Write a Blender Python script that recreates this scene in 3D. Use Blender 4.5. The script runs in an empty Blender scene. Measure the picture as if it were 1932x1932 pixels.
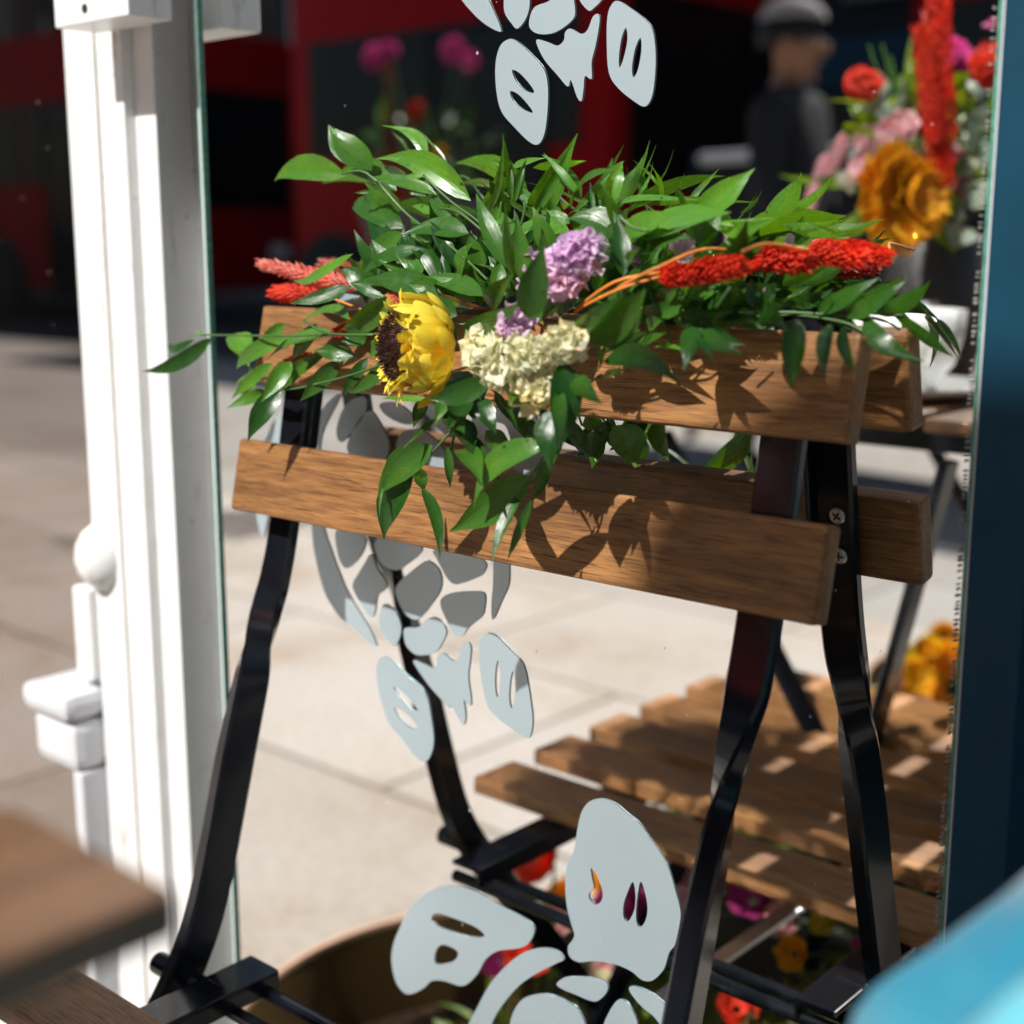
import bpy, bmesh, math, random
from mathutils import Vector, Matrix, Euler, noise
random.seed(7)
sc = bpy.context.scene
D = bpy.data
COL = sc.collection
rad = math.radians
# ---------------------------------------------------------------- camera, world, sun, exposure
# metres; the mirror pane is the plane y = 0, the pavement is z = 0, the street lies towards -y
MY, GZ = 0.554, 0.827
PITCH, YAW, FPX = math.atan(510 / 2612), rad(41.4), 2612.0
CAM = Vector((0, -MY, GZ))
cam = D.objects.new('camera', D.cameras.new('camera')); COL.objects.link(cam)
cam.location = CAM
cam.rotation_euler = Euler((rad(90) - PITCH, 0, YAW), 'XYZ')
cam.data.sensor_width = 36; cam.data.lens = FPX / 1932 * 36
cam.data.clip_start = 0.02; cam.data.clip_end = 500
cam.data.dof.use_dof = True; cam.data.dof.focus_distance = 0.685
cam.data.dof.aperture_fstop = 4.8; cam.data.dof.aperture_blades = 9
sc.camera = cam
SUN = Vector((0.03, 1.0, -1.07)).normalized()
world = D.worlds.new('World'); sc.world = world; world.use_nodes = True
wn = world.node_tree
sky = wn.nodes.new('ShaderNodeTexSky'); sky.sky_type = 'NISHITA'; sky.sun_disc = False
sky.sun_elevation = math.asin(-SUN.z); sky.sun_rotation = math.atan2(-SUN.x, -SUN.y)
sky.air_density = 1.2; sky.dust_density = 1.5
wn.links.new(sky.outputs[0], wn.nodes['Background'].inputs[0])
wn.nodes['Background'].inputs[1].default_value = 0.052
sun = D.objects.new('sun', D.lights.new('sun', 'SUN')); COL.objects.link(sun)
sun.data.energy = 4.9; sun.data.angle = rad(0.8); sun.data.color = (1.0, 0.965, 0.91)
sun.rotation_euler = SUN.to_track_quat('-Z', 'Y').to_euler()
sun.location = (0, -3, 5)
sc.view_settings.view_transform = 'Standard'; sc.view_settings.look = 'None'
sc.view_settings.exposure = 0.28; sc.view_settings.gamma = 1.0
sc.view_settings.use_curve_mapping = False
sc.render.engine = 'CYCLES'
cy = sc.cycles
cy.use_denoising = True; cy.sample_clamp_indirect = 0.0
cy.use_guiding = True; cy.use_surface_guiding = True; cy.use_volume_guiding = False; cy.guiding_training_samples = 64   # sunlight thrown back by the mirror
cy.max_bounces = 8; cy.glossy_bounces = 4; cy.diffuse_bounces = 3; cy.transmission_bounces = 4
cy.blur_glossy = 0.0

RX = Vector((math.cos(YAW), math.sin(YAW), 0))
FW = Vector((-math.sin(YAW) * math.cos(PITCH), math.cos(YAW) * math.cos(PITCH), -math.sin(PITCH)))
UP = RX.cross(FW)
def ray(px, py): return FW * FPX + RX * (px - 966) - UP * (py - 966)
def at(px, py, y):                       # a traced point set at its own distance (y in metres from the camera plane)
    r = ray(px, py); return CAM + r * (y / r.y)
def atm(px, py, depth):                  # a point seen in the mirror, put where it really stands
    r = ray(px, py); v = CAM + r * (depth / FPX); return Vector((v.x, -v.y, v.z))
def W(x, y, z): return Vector((x, y - MY, z + GZ))
ZA = lambda x, y: (241.5 + x * .3571, 207 + y * .3571)
ZB = lambda x, y: (828 + x * .3571, 207 + y * .3571)
ZC = lambda x, y: (414 + x * .3929, 690 + y * .3929)
ZD = lambda x, y: (1311 + x * .3927, y * .3927)

# ---------------------------------------------------------------- materials
def nt(name):
    m = D.materials.new(name); m.use_nodes = True
    t = m.node_tree; return m, t, t.nodes['Principled BSDF'], t.nodes, t.links
def ramp(N, stops):
    r = N.new('ShaderNodeValToRGB'); e = r.color_ramp.elements
    while len(e) < len(stops): e.new(0.5)
    for el, (p, c) in zip(e, stops):
        el.position = p; el.color = (*c, 1)
    return r
def tex(N, L, scale, detail=3, rough=.5, coord='Object', mscale=None, dist=0):
    tc = N.new('ShaderNodeTexCoord'); n = N.new('ShaderNodeTexNoise')
    n.inputs['Scale'].default_value = scale; n.inputs['Detail'].default_value = detail
    n.inputs['Roughness'].default_value = rough; n.inputs['Distortion'].default_value = dist
    if mscale:
        mp = N.new('ShaderNodeMapping'); mp.inputs['Scale'].default_value = mscale
        L.new(tc.outputs[coord], mp.inputs[0]); L.new(mp.outputs[0], n.inputs[0])
    else: L.new(tc.outputs[coord], n.inputs[0])
    return n
def bump(N, L, p, src, strength=.3, dist=.001):
    b = N.new('ShaderNodeBump'); b.inputs['Strength'].default_value = strength; b.inputs['Distance'].default_value = dist
    L.new(src, b.inputs['Height']); L.new(b.outputs[0], p.inputs['Normal']); return b
def plain(name, col, rough=.5, metal=0, var=.25, scale=30, spec=.5, bmp=0, coat=0):
    m, t, p, N, L = nt(name)
    n = tex(N, L, scale, 4)
    a = tuple(c * (1 - var) for c in col); b = tuple(min(1, c * (1 + var)) for c in col)
    r = ramp(N, [(.3, a), (.7, b)]); L.new(n.outputs[0], r.inputs[0]); L.new(r.outputs[0], p.inputs['Base Color'])
    p.inputs['Roughness'].default_value = rough; p.inputs['Metallic'].default_value = metal
    p.inputs['Specular IOR Level'].default_value = spec; p.inputs['Coat Weight'].default_value = coat
    if bmp: bump(N, L, p, n.outputs[0], bmp, .002)
    return m
def wood(name, dark, light, axis=0):
    m, t, p, N, L = nt(name)
    def sv(a, b): v = [b, b, b]; v[axis] = a; return tuple(v)
    big = tex(N, L, 1, 4, .6, mscale=sv(5, 60), dist=1.5)
    fine = tex(N, L, 1, 3, .65, mscale=sv(26, 420), dist=.3)
    pore = tex(N, L, 1, 2, .5, mscale=sv(60, 1900))
    mx = N.new('ShaderNodeMix'); mx.data_type = 'FLOAT'; mx.inputs[0].default_value = .5
    L.new(big.outputs[0], mx.inputs[2]); L.new(fine.outputs[0], mx.inputs[3])
    r = ramp(N, [(.33, dark), (.5, tuple((a + b) / 2 for a, b in zip(dark, light))), (.66, light)])
    L.new(mx.outputs[0], r.inputs[0])
    pr = ramp(N, [(.36, (.36, .29, .25)), (.47, (1, 1, 1))]); L.new(pore.outputs[0], pr.inputs[0])
    mul = N.new('ShaderNodeMix'); mul.data_type = 'RGBA'; mul.blend_type = 'MULTIPLY'; mul.inputs[0].default_value = .9
    L.new(r.outputs[0], mul.inputs[6]); L.new(pr.outputs[0], mul.inputs[7])
    oi = N.new('ShaderNodeObjectInfo'); mr = N.new('ShaderNodeMapRange'); mr.inputs['To Min'].default_value = .72; mr.inputs['To Max'].default_value = 1.12; L.new(oi.outputs['Random'], mr.inputs[0])
    st_ = tex(N, L, 1, 3, .6, mscale=sv(9, 30), dist=.8); sr = ramp(N, [(.32, (.62, .62, .62)), (.5, (1, 1, 1))]); L.new(st_.outputs[0], sr.inputs[0])
    hv = N.new('ShaderNodeHueSaturation'); L.new(mr.outputs[0], hv.inputs['Value'])
    m2 = N.new('ShaderNodeMix'); m2.data_type = 'RGBA'; m2.blend_type = 'MULTIPLY'; m2.inputs[0].default_value = .75
    L.new(mul.outputs[2], m2.inputs[6]); L.new(sr.outputs[0], m2.inputs[7]); L.new(m2.outputs[2], hv.inputs['Color']); L.new(hv.outputs[0], p.inputs['Base Color'])
    for nn_ in (big, fine, pore):
        mpn = nn_.inputs[0].links[0].from_node; L.new(oi.outputs['Random'], mpn.inputs['Location'])
    p.inputs['Roughness'].default_value = .48; p.inputs['Specular IOR Level'].default_value = .45
    bump(N, L, p, pr.outputs[0], .35, .0003)
    return m
def leafmat(name, c0, c1, rough=.32, trans=.35, veins=True):
    m, t, p, N, L = nt(name)
    at_ = N.new('ShaderNodeAttribute'); at_.attribute_name = 'tint'
    uv = N.new('ShaderNodeTexCoord')
    mp = N.new('ShaderNodeMapping'); mp.inputs['Scale'].default_value = (1.2, 26, 1); L.new(uv.outputs['UV'], mp.inputs[0])
    nz = N.new('ShaderNodeTexNoise'); nz.inputs['Scale'].default_value = 1; nz.inputs['Detail'].default_value = 2; L.new(mp.outputs[0], nz.inputs[0])
    r = ramp(N, [(0, c0), (1, c1)]); L.new(at_.outputs['Fac'], r.inputs[0])
    r2 = ramp(N, [(.35, (.72, .78, .7)), (.62, (1.0, 1.0, 1.0))]); L.new(nz.outputs[0], r2.inputs[0])
    mul = N.new('ShaderNodeMix'); mul.data_type = 'RGBA'; mul.blend_type = 'MULTIPLY'; mul.inputs[0].default_value = .8
    L.new(r.outputs[0], mul.inputs[6]); L.new(r2.outputs[0], mul.inputs[7])
    yl = tex(N, L, 55, 3); yr = ramp(N, [(.50, (0, 0, 0)), (.72, (1, 1, 1))]); L.new(yl.outputs[0], yr.inputs[0])
    ym = N.new('ShaderNodeMix'); ym.data_type = 'RGBA'; L.new(yr.outputs[0], ym.inputs[0]); L.new(mul.outputs[2], ym.inputs[6])
    yc = N.new('ShaderNodeMix'); yc.data_type = 'RGBA'; yc.blend_type = 'MULTIPLY'; yc.inputs[0].default_value = 1; L.new(mul.outputs[2], yc.inputs[6]); yc.inputs[7].default_value = (1.35, 1.18, .9, 1)
    L.new(yc.outputs[2], ym.inputs[7])
    bs = tex(N, L, 260, 2); br_ = ramp(N, [(.70, (0, 0, 0)), (.74, (1, 1, 1))]); L.new(bs.outputs[0], br_.inputs[0])
    bm2 = N.new('ShaderNodeMix'); bm2.data_type = 'RGBA'; L.new(br_.outputs[0], bm2.inputs[0]); L.new(ym.outputs[2], bm2.inputs[6]); bm2.inputs[7].default_value = (c0[0] * 1.5 + .02, c0[1] * .7, c0[2] * .5, 1)
    mul = bm2; L.new(mul.outputs[2], p.inputs['Base Color'])
    sp = tex(N, L, 180, 4); rr = ramp(N, [(.4, (rough * .8,) * 3), (.7, (rough * 1.5,) * 3)]); L.new(sp.outputs[0], rr.inputs[0])
    L.new(rr.outputs[0], p.inputs['Roughness'])
    if veins: bump(N, L, p, nz.outputs[0], .35, .0006)
    tr = N.new('ShaderNodeBsdfTranslucent')
    hs = N.new('ShaderNodeHueSaturation'); hs.inputs['Hue'].default_value = .47; hs.inputs['Value'].default_value = 1.7; hs.inputs['Saturation'].default_value = 1.1
    L.new(mul.outputs[2], hs.inputs['Color']); L.new(hs.outputs[0], tr.inputs[0])
    mix = N.new('ShaderNodeMixShader'); mix.inputs[0].default_value = trans
    L.new(p.outputs[0], mix.inputs[1]); L.new(tr.outputs[0], mix.inputs[2])
    L.new(mix.outputs[0], N['Material Output'].inputs[0])
    return m
def petal(name, c0, c1, trans=.35, rough=.55):
    m = leafmat(name, c0, c1, rough, trans, True)
    h = [n for n in m.node_tree.nodes if n.type == 'HUE_SAT'][0]; h.inputs['Hue'].default_value = .5; h.inputs['Value'].default_value = 1.05; h.inputs['Saturation'].default_value = 1
    return m

M = {}
M['slat'] = wood('slat_wood', (.16, .066, .022), (.45, .215, .070))
M['seatwood'] = wood('seat_wood', (.24, .10, .035), (.54, .27, .105))
M['tablewood'] = wood('table_wood', (.075, .034, .015), (.20, .095, .038), 1)
M['black'] = plain('black_enamel', (.006, .007, .010), .18, 0, .2, 60, .32, .02, .12)
M['steel'] = plain('bright_steel', (.62, .62, .62), .3, 1, .1, 80)
M['rubber'] = plain('dark_rubber', (.015, .015, .015), .6)
M['white'] = plain('white_gloss_paint', (.86, .86, .855), .3, 0, .03, 45, .5, .12)
def chipped(m):
    N, L = m.node_tree.nodes, m.node_tree.links; p = N['Principled BSDF']; src = p.inputs['Base Color'].links[0].from_socket
    a = tex(N, L, 1, 6, .7, mscale=(90, 90, 14)); ra = ramp(N, [(.60, (1, 1, 1)), (.70, (.62, .58, .50))]); L.new(a.outputs[0], ra.inputs[0])
    b = tex(N, L, 130, 3, .6); rb = ramp(N, [(.69, (1, 1, 1)), (.72, (.45, .42, .38))]); L.new(b.outputs[0], rb.inputs[0])
    m1 = N.new('ShaderNodeMix'); m1.data_type = 'RGBA'; m1.blend_type = 'MULTIPLY'; m1.inputs[0].default_value = 1; L.new(src, m1.inputs[6]); L.new(ra.outputs[0], m1.inputs[7])
    m2 = N.new('ShaderNodeMix'); m2.data_type = 'RGBA'; m2.blend_type = 'MULTIPLY'; m2.inputs[0].default_value = 1; L.new(m1.outputs[2], m2.inputs[6]); L.new(rb.outputs[0], m2.inputs[7])
    L.new(m2.outputs[2], p.inputs['Base Color'])
chipped(M['white'])
M['whiteold'] = plain('weathered_white_paint', (.66, .67, .70), .5, 0, .06, 14, .4, .1)
M['joint'] = plain('aged_sealant', (.24, .24, .15), .7, 0, .4, 60)
M['navy'] = plain('dark_teal_paint', (.003, .044, .080), .5, 0, .12, 20, .25, .03)
M['darkwall'] = plain('dark_wall_paint', (.012, .018, .024), .6)
M['glassedge'] = plain('green_glass_edge', (.10, .30, .23), .15, 0, .3, 300, .6)
M['decal'] = plain('frosted_vinyl', (.40, .49, .53), .42, 0, .035, 9, .35)
def frost(m):
    N, L = m.node_tree.nodes, m.node_tree.links; g = N.new('ShaderNodeBsdfGlossy'); g.inputs['Color'].default_value = (.76, .90, .98, 1); g.inputs['Roughness'].default_value = .42
    x = N.new('ShaderNodeMixShader'); x.inputs[0].default_value = .34; L.new(N['Principled BSDF'].outputs[0], x.inputs[1]); L.new(g.outputs[0], x.inputs[2]); L.new(x.outputs[0], N['Material Output'].inputs[0])
frost(M['decal'])
M['leaf'] = leafmat('ruscus_leaf', (.012, .062, .009), (.10, .27, .03), .24, .22)
M['stem'] = plain('green_stem', (.05, .12, .025), .45)
M['orangestem'] = plain('orange_stem', (.62, .20, .03), .5)
M['yellow'] = petal('yellow_petal', (.88, .66, .03), (.95, .80, .10), .25)
M['disc'] = plain('flower_disc', (.055, .018, .010), .7, 0, .6, 400)
M['lilac'] = petal('lilac_floret', (.86, .52, .84), (.94, .74, .94), .35)
M['cream'] = petal('cream_floret', (.84, .78, .50), (.92, .90, .70), .35)
M['red'] = petal('scarlet_bract', (.62, .018, .006), (.85, .07, .02), .2)
M['coral'] = petal('coral_bract', (.75, .12, .09), (.95, .40, .32), .35)
M['orange'] = petal('orange_petal', (.85, .33, .008), (.95, .54, .02), .4)
M['magenta'] = petal('magenta_petal', (.55, .03, .25), (.80, .12, .45), .3)
M['pink'] = petal('pink_petal', (.72, .34, .42), (.88, .58, .62), .35)
M['greyleaf'] = leafmat('eucalyptus_leaf', (.20, .27, .22), (.38, .44, .38), .4, .2)
M['bronzeleaf'] = leafmat('moss_leaf', (.07, .05, .012), (.16, .17, .02), .6, .2)
M['limeleaf'] = leafmat('bright_leaf', (.06, .15, .012), (.22, .34, .03), .45, .3)
M['china'] = plain('white_glazed_china', (.78, .78, .76), .12, 0, .02, 20, .6, 0, .3)
M['redglaze'] = plain('red_glaze', (.62, .03, .03), .2, 0, .1, 20, .5)
M['pinkglaze'] = plain('pink_glaze', (.78, .42, .44), .25, 0, .06, 20, .5)
M['potdark'] = plain('dark_grey_pot', (.035, .032, .034), .5)
M['olive'] = plain('olive_metal', (.085, .055, .018), .45, .2, .25, 10)
M['rim'] = plain('copper_rim', (.62, .40, .28), .35, .2, .1, 30)
M['soil'] = plain('soil', (.05, .032, .02), .9, 0, .5, 60, .2, .6)
M['busred'] = plain('red_coach_paint', (.36, .001, .004), .5, 0, .15, 3, .12, 0, 0)
M['busglass'] = plain('dark_window_glass', (.007, .008, .010), .12, 0, .4, 2, .25)
M['lampglass'] = plain('pale_lamp_glass', (.75, .72, .70), .2)
M['carpaint'] = plain('blue_grey_car_paint', (.05, .06, .09), .25, 0, .1, 3, .5, 0, .5)
M['tyre'] = plain('tyre_rubber', (.02, .02, .02), .8)
M['tail'] = plain('red_tail_lamp', (.55, .01, .01), .25)
M['brick'] = plain('dark_brick', (.11, .075, .06), .85, 0, .4, 1.2)
M['stone'] = plain('pale_stone', (.24, .22, .20), .8, 0, .2, 2)
M['canvas'] = plain('cream_canvas', (.6, .56, .48), .9)
M['skin'] = plain('skin', (.42, .20, .11), .5, 0, .06, 20)
M['hair'] = plain('dark_hair', (.012, .010, .010), .5)
M['paleblue'] = plain('pale_blue_cloth', (.22, .27, .34), .85)
M['coat'] = plain('dark_cloth', (.014, .015, .022), .85)
M['hat'] = plain('grey_cap', (.42, .38, .37), .9)
def fabric():
    m, t, p, N, L = nt('turquoise_fabric')
    a = tex(N, L, 9, 3); r = ramp(N, [(.35, (.006, .19, .30)), (.65, (.12, .44, .53))]); L.new(a.outputs[0], r.inputs[0])
    L.new(r.outputs[0], p.inputs['Base Color']); p.inputs['Roughness'].default_value = .7
    p.inputs['Sheen Weight'].default_value = .3
    w = tex(N, L, 900, 1); bump(N, L, p, w.outputs[0], .2, .0003); return m
M['cyan'] = fabric()
def paving():
    m, t, p, N, L = nt('paving_stone')
    tc = N.new('ShaderNodeTexCoord'); mp = N.new('ShaderNodeMapping'); mp.inputs['Rotation'].default_value = (0, 0, rad(0))
    mp.inputs['Location'].default_value = (.13, .22, 0)
    L.new(tc.outputs['Object'], mp.inputs[0])
    b = N.new('ShaderNodeTexBrick'); b.inputs['Scale'].default_value = 1; b.inputs['Brick Width'].default_value = .9
    b.inputs['Row Height'].default_value = .6; b.inputs['Mortar Size'].default_value = .007; b.inputs['Mortar Smooth'].default_value = .4
    b.inputs['Color1'].default_value = (.385, .35, .32, 1); b.inputs['Color2'].default_value = (.465, .43, .40, 1)
    b.inputs['Mortar'].default_value = (.15, .13, .11, 1); L.new(mp.outputs[0], b.inputs[0])
    n = tex(N, L, 2.2, 6, .6); r = ramp(N, [(.3, (.76, .65, .54)), (.46, (.96, .94, .91)), (.62, (1.0, 1.0, 1.0)), ]); L.new(n.outputs[0], r.inputs[0])
    mul = N.new('ShaderNodeMix'); mul.data_type = 'RGBA'; mul.blend_type = 'MULTIPLY'; mul.inputs[0].default_value = 1
    L.new(b.outputs[0], mul.inputs[6]); L.new(r.outputs[0], mul.inputs[7])
    n2 = tex(N, L, 60, 4); r2 = ramp(N, [(.35, (.85, .85, .85)), (.6, (1, 1, 1))]); L.new(n2.outputs[0], r2.inputs[0])
    mul2 = N.new('ShaderNodeMix'); mul2.data_type = 'RGBA'; mul2.blend_type = 'MULTIPLY'; mul2.inputs[0].default_value = 1
    L.new(mul.outputs[2], mul2.inputs[6]); L.new(r2.outputs[0], mul2.inputs[7]); L.new(mul2.outputs[2], p.inputs['Base Color'])
    p.inputs['Roughness'].default_value = .75; p.inputs['Specular IOR Level'].default_value = .3
    bump(N, L, p, n2.outputs[0], .2, .001); return m
M['paving'] = paving()
M['asphalt'] = plain('asphalt', (.05, .05, .052), .85, 0, .3, 40, .3, .3)
M['kerb'] = plain('kerb_stone', (.30, .28, .26), .8, 0, .15, 8)
def mirror(name, col, dust, rough=0.0):
    m, t, p, N, L = nt(name); N.remove(p)
    g = N.new('ShaderNodeBsdfGlossy'); g.inputs['Color'].default_value = (*col, 1); g.inputs['Roughness'].default_value = rough
    d = N.new('ShaderNodeBsdfDiffuse'); d.inputs['Color'].default_value = (.75, .75, .78, 1)
    tc = N.new('ShaderNodeTexCoord'); v = N.new('ShaderNodeTexVoronoi'); v.inputs['Scale'].default_value = 95
    L.new(tc.outputs['Object'], v.inputs[0])
    wn_ = N.new('ShaderNodeTexWhiteNoise'); L.new(v.outputs['Position'], wn_.inputs[0])
    # a speck's size follows its own random number; most cells have none
    sz = N.new('ShaderNodeMapRange'); sz.inputs['From Min'].default_value = .82; sz.inputs['From Max'].default_value = 1
    sz.inputs['To Min'].default_value = 0; sz.inputs['To Max'].default_value = .085; L.new(wn_.outputs[0], sz.inputs[0])
    lt = N.new('ShaderNodeMath'); lt.operation = 'LESS_THAN'; L.new(v.outputs['Distance'], lt.inputs[0]); L.new(sz.outputs[0], lt.inputs[1])
    n = tex(N, L, 3, 5, .6); mr = N.new('ShaderNodeMapRange'); mr.inputs['From Min'].default_value = .35; mr.inputs['From Max'].default_value = .8
    mr.inputs['To Min'].default_value = dust * .3; mr.inputs['To Max'].default_value = dust; L.new(n.outputs[0], mr.inputs[0])
    k = N.new('ShaderNodeMath'); k.operation = 'MULTIPLY'; k.inputs[1].default_value = .45; L.new(lt.outputs[0], k.inputs[0])
    ad = N.new('ShaderNodeMath'); ad.operation = 'ADD'; ad.use_clamp = True; L.new(k.outputs[0], ad.inputs[0]); L.new(mr.outputs[0], ad.inputs[1])
    mx = N.new('ShaderNodeMixShader'); L.new(ad.outputs[0], mx.inputs[0]); L.new(g.outputs[0], mx.inputs[1]); L.new(d.outputs[0], mx.inputs[2])
    L.new(mx.outputs[0], N['Material Output'].inputs[0]); return m
M['mirror'] = mirror('silvered_glass', (.90, .915, .91), .0006)
M['pane'] = mirror('dusty_reflective_glass', (.50, .46, .44), .004)

# ---------------------------------------------------------------- mesh helpers
class MB:
    def __init__(s): s.v = []; s.f = []; s.t = []; s.uv = []
    def add(s, vs, fs, tint=.5, uvs=None):
        o = len(s.v); s.v += [tuple(v) for v in vs]
        for f in fs:
            s.f.append(tuple(o + i for i in f)); s.t.append(tint)
            s.uv.append([uvs[i] if uvs else (0, 0) for i in f])
    def box(s, c, d, rot=None, bev=0):
        bm = bmesh.new(); bmesh.ops.create_cube(bm, size=1)
        bmesh.ops.scale(bm, vec=Vector(d), verts=bm.verts)
        if bev: bmesh.ops.bevel(bm, geom=list(bm.edges), offset=bev, segments=2, affect='EDGES', profile=.6)
        if rot is not None: bmesh.ops.transform(bm, matrix=rot.to_4x4(), verts=bm.verts)
        bmesh.ops.translate(bm, vec=Vector(c), verts=bm.verts)
        bm.verts.index_update(); s.add([v.co for v in bm.verts], [[v.index for v in f.verts] for f in bm.faces]); bm.free()
    def tube(s, pts, r, n=8, cap=True):
        pts = [Vector(p) for p in pts]; rs = r if isinstance(r, (list, tuple)) else [r] * len(pts)
        vs = []; fs = []; prev = None
        for i, p in enumerate(pts):
            d = (pts[min(i + 1, len(pts) - 1)] - pts[max(i - 1, 0)]).normalized()
            a = prev if prev is not None else (Vector((0, 0, 1)) if abs(d.z) < .9 else Vector((1, 0, 0)))
            a = (a - d * a.dot(d)).normalized(); b = d.cross(a); prev = a
            for k in range(n):
                an = 2 * math.pi * k / n; vs.append(p + a * math.cos(an) * rs[i] + b * math.sin(an) * rs[i])
        for i in range(len(pts) - 1):
            for k in range(n): fs.append((i * n + k, i * n + (k + 1) % n, (i + 1) * n + (k + 1) % n, (i + 1) * n + k))
        if cap: fs.append(tuple(range(n - 1, -1, -1))); fs.append(tuple((len(pts) - 1) * n + k for k in range(n)))
        s.add(vs, fs)
    def lathe(s, c, prof, n=40):
        c = Vector(c); vs = []; fs = []
        for (r, z) in prof:
            for k in range(n):
                a = 2 * math.pi * k / n; vs.append(c + Vector((r * math.cos(a), r * math.sin(a), z)))
        for i in range(len(prof) - 1):
            for k in range(n): fs.append((i * n + k, i * n + (k + 1) % n, (i + 1) * n + (k + 1) % n, (i + 1) * n + k))
        s.add(vs, fs)
    def leaf(s, B, T, w, n, bow=.08, curve=0., fold=.25, tint=.5, nl=9, blunt=0, twist=0, tipdroop=0, hook=0):
        B = Vector(B); T = Vector(T); d = T - B; Ln = d.length; d.normalize()
        n = Vector(n); side = d.cross(n)
        if side.length < 1e-4: side = d.cross(Vector((.3, .5, .8)))
        side.normalize(); up = side.cross(d).normalized()
        vs = []; uv = []; fs = []
        for i in range(nl + 1):
            t = i / nl
            if blunt: h = min(1, (t / .25) ** .6) * (1 - max(0, (t - .72) / .28) ** 2.4) ** .5 if t < 1 else .12
            else: h = max(0, (t ** .72) * ((1 - t) ** 1.30) + .035 * (t > .5) * (1 - t)) / .268
            h = max(h, .03) * w * .5
            c = B + d * Ln * t + up * (bow * Ln * 4 * t * (1 - t) - hook * Ln * max(0, t - .7) ** 2 * 4) + side * (curve * Ln * 4 * t * (1 - t)) + Vector((0, 0, -tipdroop * Ln * t * t))
            a = twist * t; sd = side * math.cos(a) + up * math.sin(a); u2 = up * math.cos(a) - side * math.sin(a)
            for q in (-1, -.5, 0, .5, 1):
                wv = math.sin(t * 9 + q * 2 + Ln * 900) * .05
                vs.append(c + sd * q * h + u2 * (fold * abs(q) ** 1.5 * h + wv * h)); uv.append((t, q * .5 + .5))
        for i in range(nl):
            for k in range(4): fs.append((i * 5 + k, i * 5 + k + 1, (i + 1) * 5 + k + 1, (i + 1) * 5 + k))
        s.add(vs, fs, tint, uv)
    def build(s, name, mat, parent=None, smooth=False, sharp=False):
        me = D.meshes.new(name); me.from_pydata(s.v, [], s.f); me.update()
        ca = me.attributes.new('tint', 'FLOAT', 'FACE')
        for i, t in enumerate(s.t): ca.data[i].value = t
        ul = me.uv_layers.new(name='UVMap'); k = 0
        for u in s.uv:
            for q in u: ul.data[k].uv = q; k += 1
        if smooth:
            for p in me.polygons: p.use_smooth = True
        me.materials.append(mat)
        o = D.objects.new(name, me); COL.objects.link(o)
        if parent: put(o, parent)
        if smooth and sharp: 
            try: me.set_sharp_from_angle(angle=rad(40))
            except Exception: pass
        return o
def put(o, parent):
    o.parent = parent; o.matrix_parent_inverse = Matrix.Translation(-wpos(parent))
def wpos(p):
    v = Vector(p.location)
    q = p
    while q.parent: v = v + q.matrix_parent_inverse.to_translation(); q = q.parent; v = v + Vector(q.location)
    return v
def tag(o, label, cat=None, group=None):
    o['label'] = label
    if cat: o['category'] = cat
    if group: o['group'] = group
    return o
def thing(name, loc, label, cat, group=None):
    o = D.objects.new(name, None); COL.objects.link(o); o.location = loc; o.empty_display_size = .05
    return tag(o, label, cat, group)
def struct(o): o['kind'] = 'structure'; return o
def BX(name, mat, c, d, parent=None, bev=0, rot=None):
    m = MB(); m.box(c, d, rot, bev); return m.build(name, mat, parent)
def BB(name, mat, x0, x1, y0, y1, z0, z1, parent=None, bev=0):
    return BX(name, mat, ((x0 + x1) / 2, (y0 + y1) / 2, (z0 + z1) / 2), (x1 - x0, y1 - y0, z1 - z0), parent, bev)
def rv(s=1): return Vector((random.uniform(-s, s), random.uniform(-s, s), random.uniform(-s, s)))

# ---------------------------------------------------------------- ground, road
KY = -5.35
struct(BB('pavement', M['paving'], -45, 25, KY, .16, -.12, 0))
struct(BB('kerb', M['kerb'], -45, 25, KY - .16, KY - .003, -.12, .004, bev=.01))
struct(BB('road', M['asphalt'], -45, 25, -13.5, KY - .163, -.30, -.115))
struct(BB('far_pavement', M['paving'], -45, 25, -16.2, -13.503, -.30, 0))
struct(BB('ground', M['asphalt'], -120, 120, -120, 60, -.6, -.31))

# ---------------------------------------------------------------- shopfront
# wall behind the panes and the timber pilaster
sw = thing('shop_wall', (-1.5, .16, 0), 'dark painted shop wall behind the mirror and the white pilaster', 'wall')
BB('wall_face', M['darkwall'], -6, 3, .165, .40, -.02, 4.2, sw)
BB('fascia', M['navy'], -6, 3, .02, .163, 2.45, 3.1, sw)
mp = thing('mirror_panel', (-.49, .004, 0), 'tall frameless mirror with pale flower decals, standing behind the bistro chair', 'mirror')
MX0, MX1, MZ1 = -.749, -.2335, 2.2
g = MB(); g.add([(MX0, 0, .08), (MX1, 0, .08), (MX1, 0, MZ1), (MX0, 0, MZ1)], [(0, 1, 2, 3)]); g.build('mirror_glass', M['mirror'], mp)
BB('backing_board', M['darkwall'], MX0 + .002, MX1 - .002, .002, .012, .08, MZ1, mp)
for x0, x1, k in ((MX0 - .0013, MX0 - .0003, 'glassedge'), (MX0 - .0035, MX0 - .0015, 'whiteold'), (MX0 - .0048, MX0 - .0037, 'glassedge'), (MX1 + .0003, MX1 + .0018, 'glassedge'), (MX1 + .0020, MX1 + .0030, 'whiteold')):
    BB('glass_edge', M[k], x0, x1, -.0020, .006, .08, MZ1, mp)
# glittering bevel strip along the right edge
bv = MB(); z = .1
random.seed(3)
while z < 1.5:
    h = .0008
    if random.random() < .72: bv.box((MX1 - .0018 - random.uniform(0, .0004), -.0010, z), (random.uniform(.0008, .0018), .0004, h * random.uniform(.5, 1.5)))
    z += random.uniform(.0014, .0030)
bv.build('bevel_ridges', M['kerb'], mp)

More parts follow.
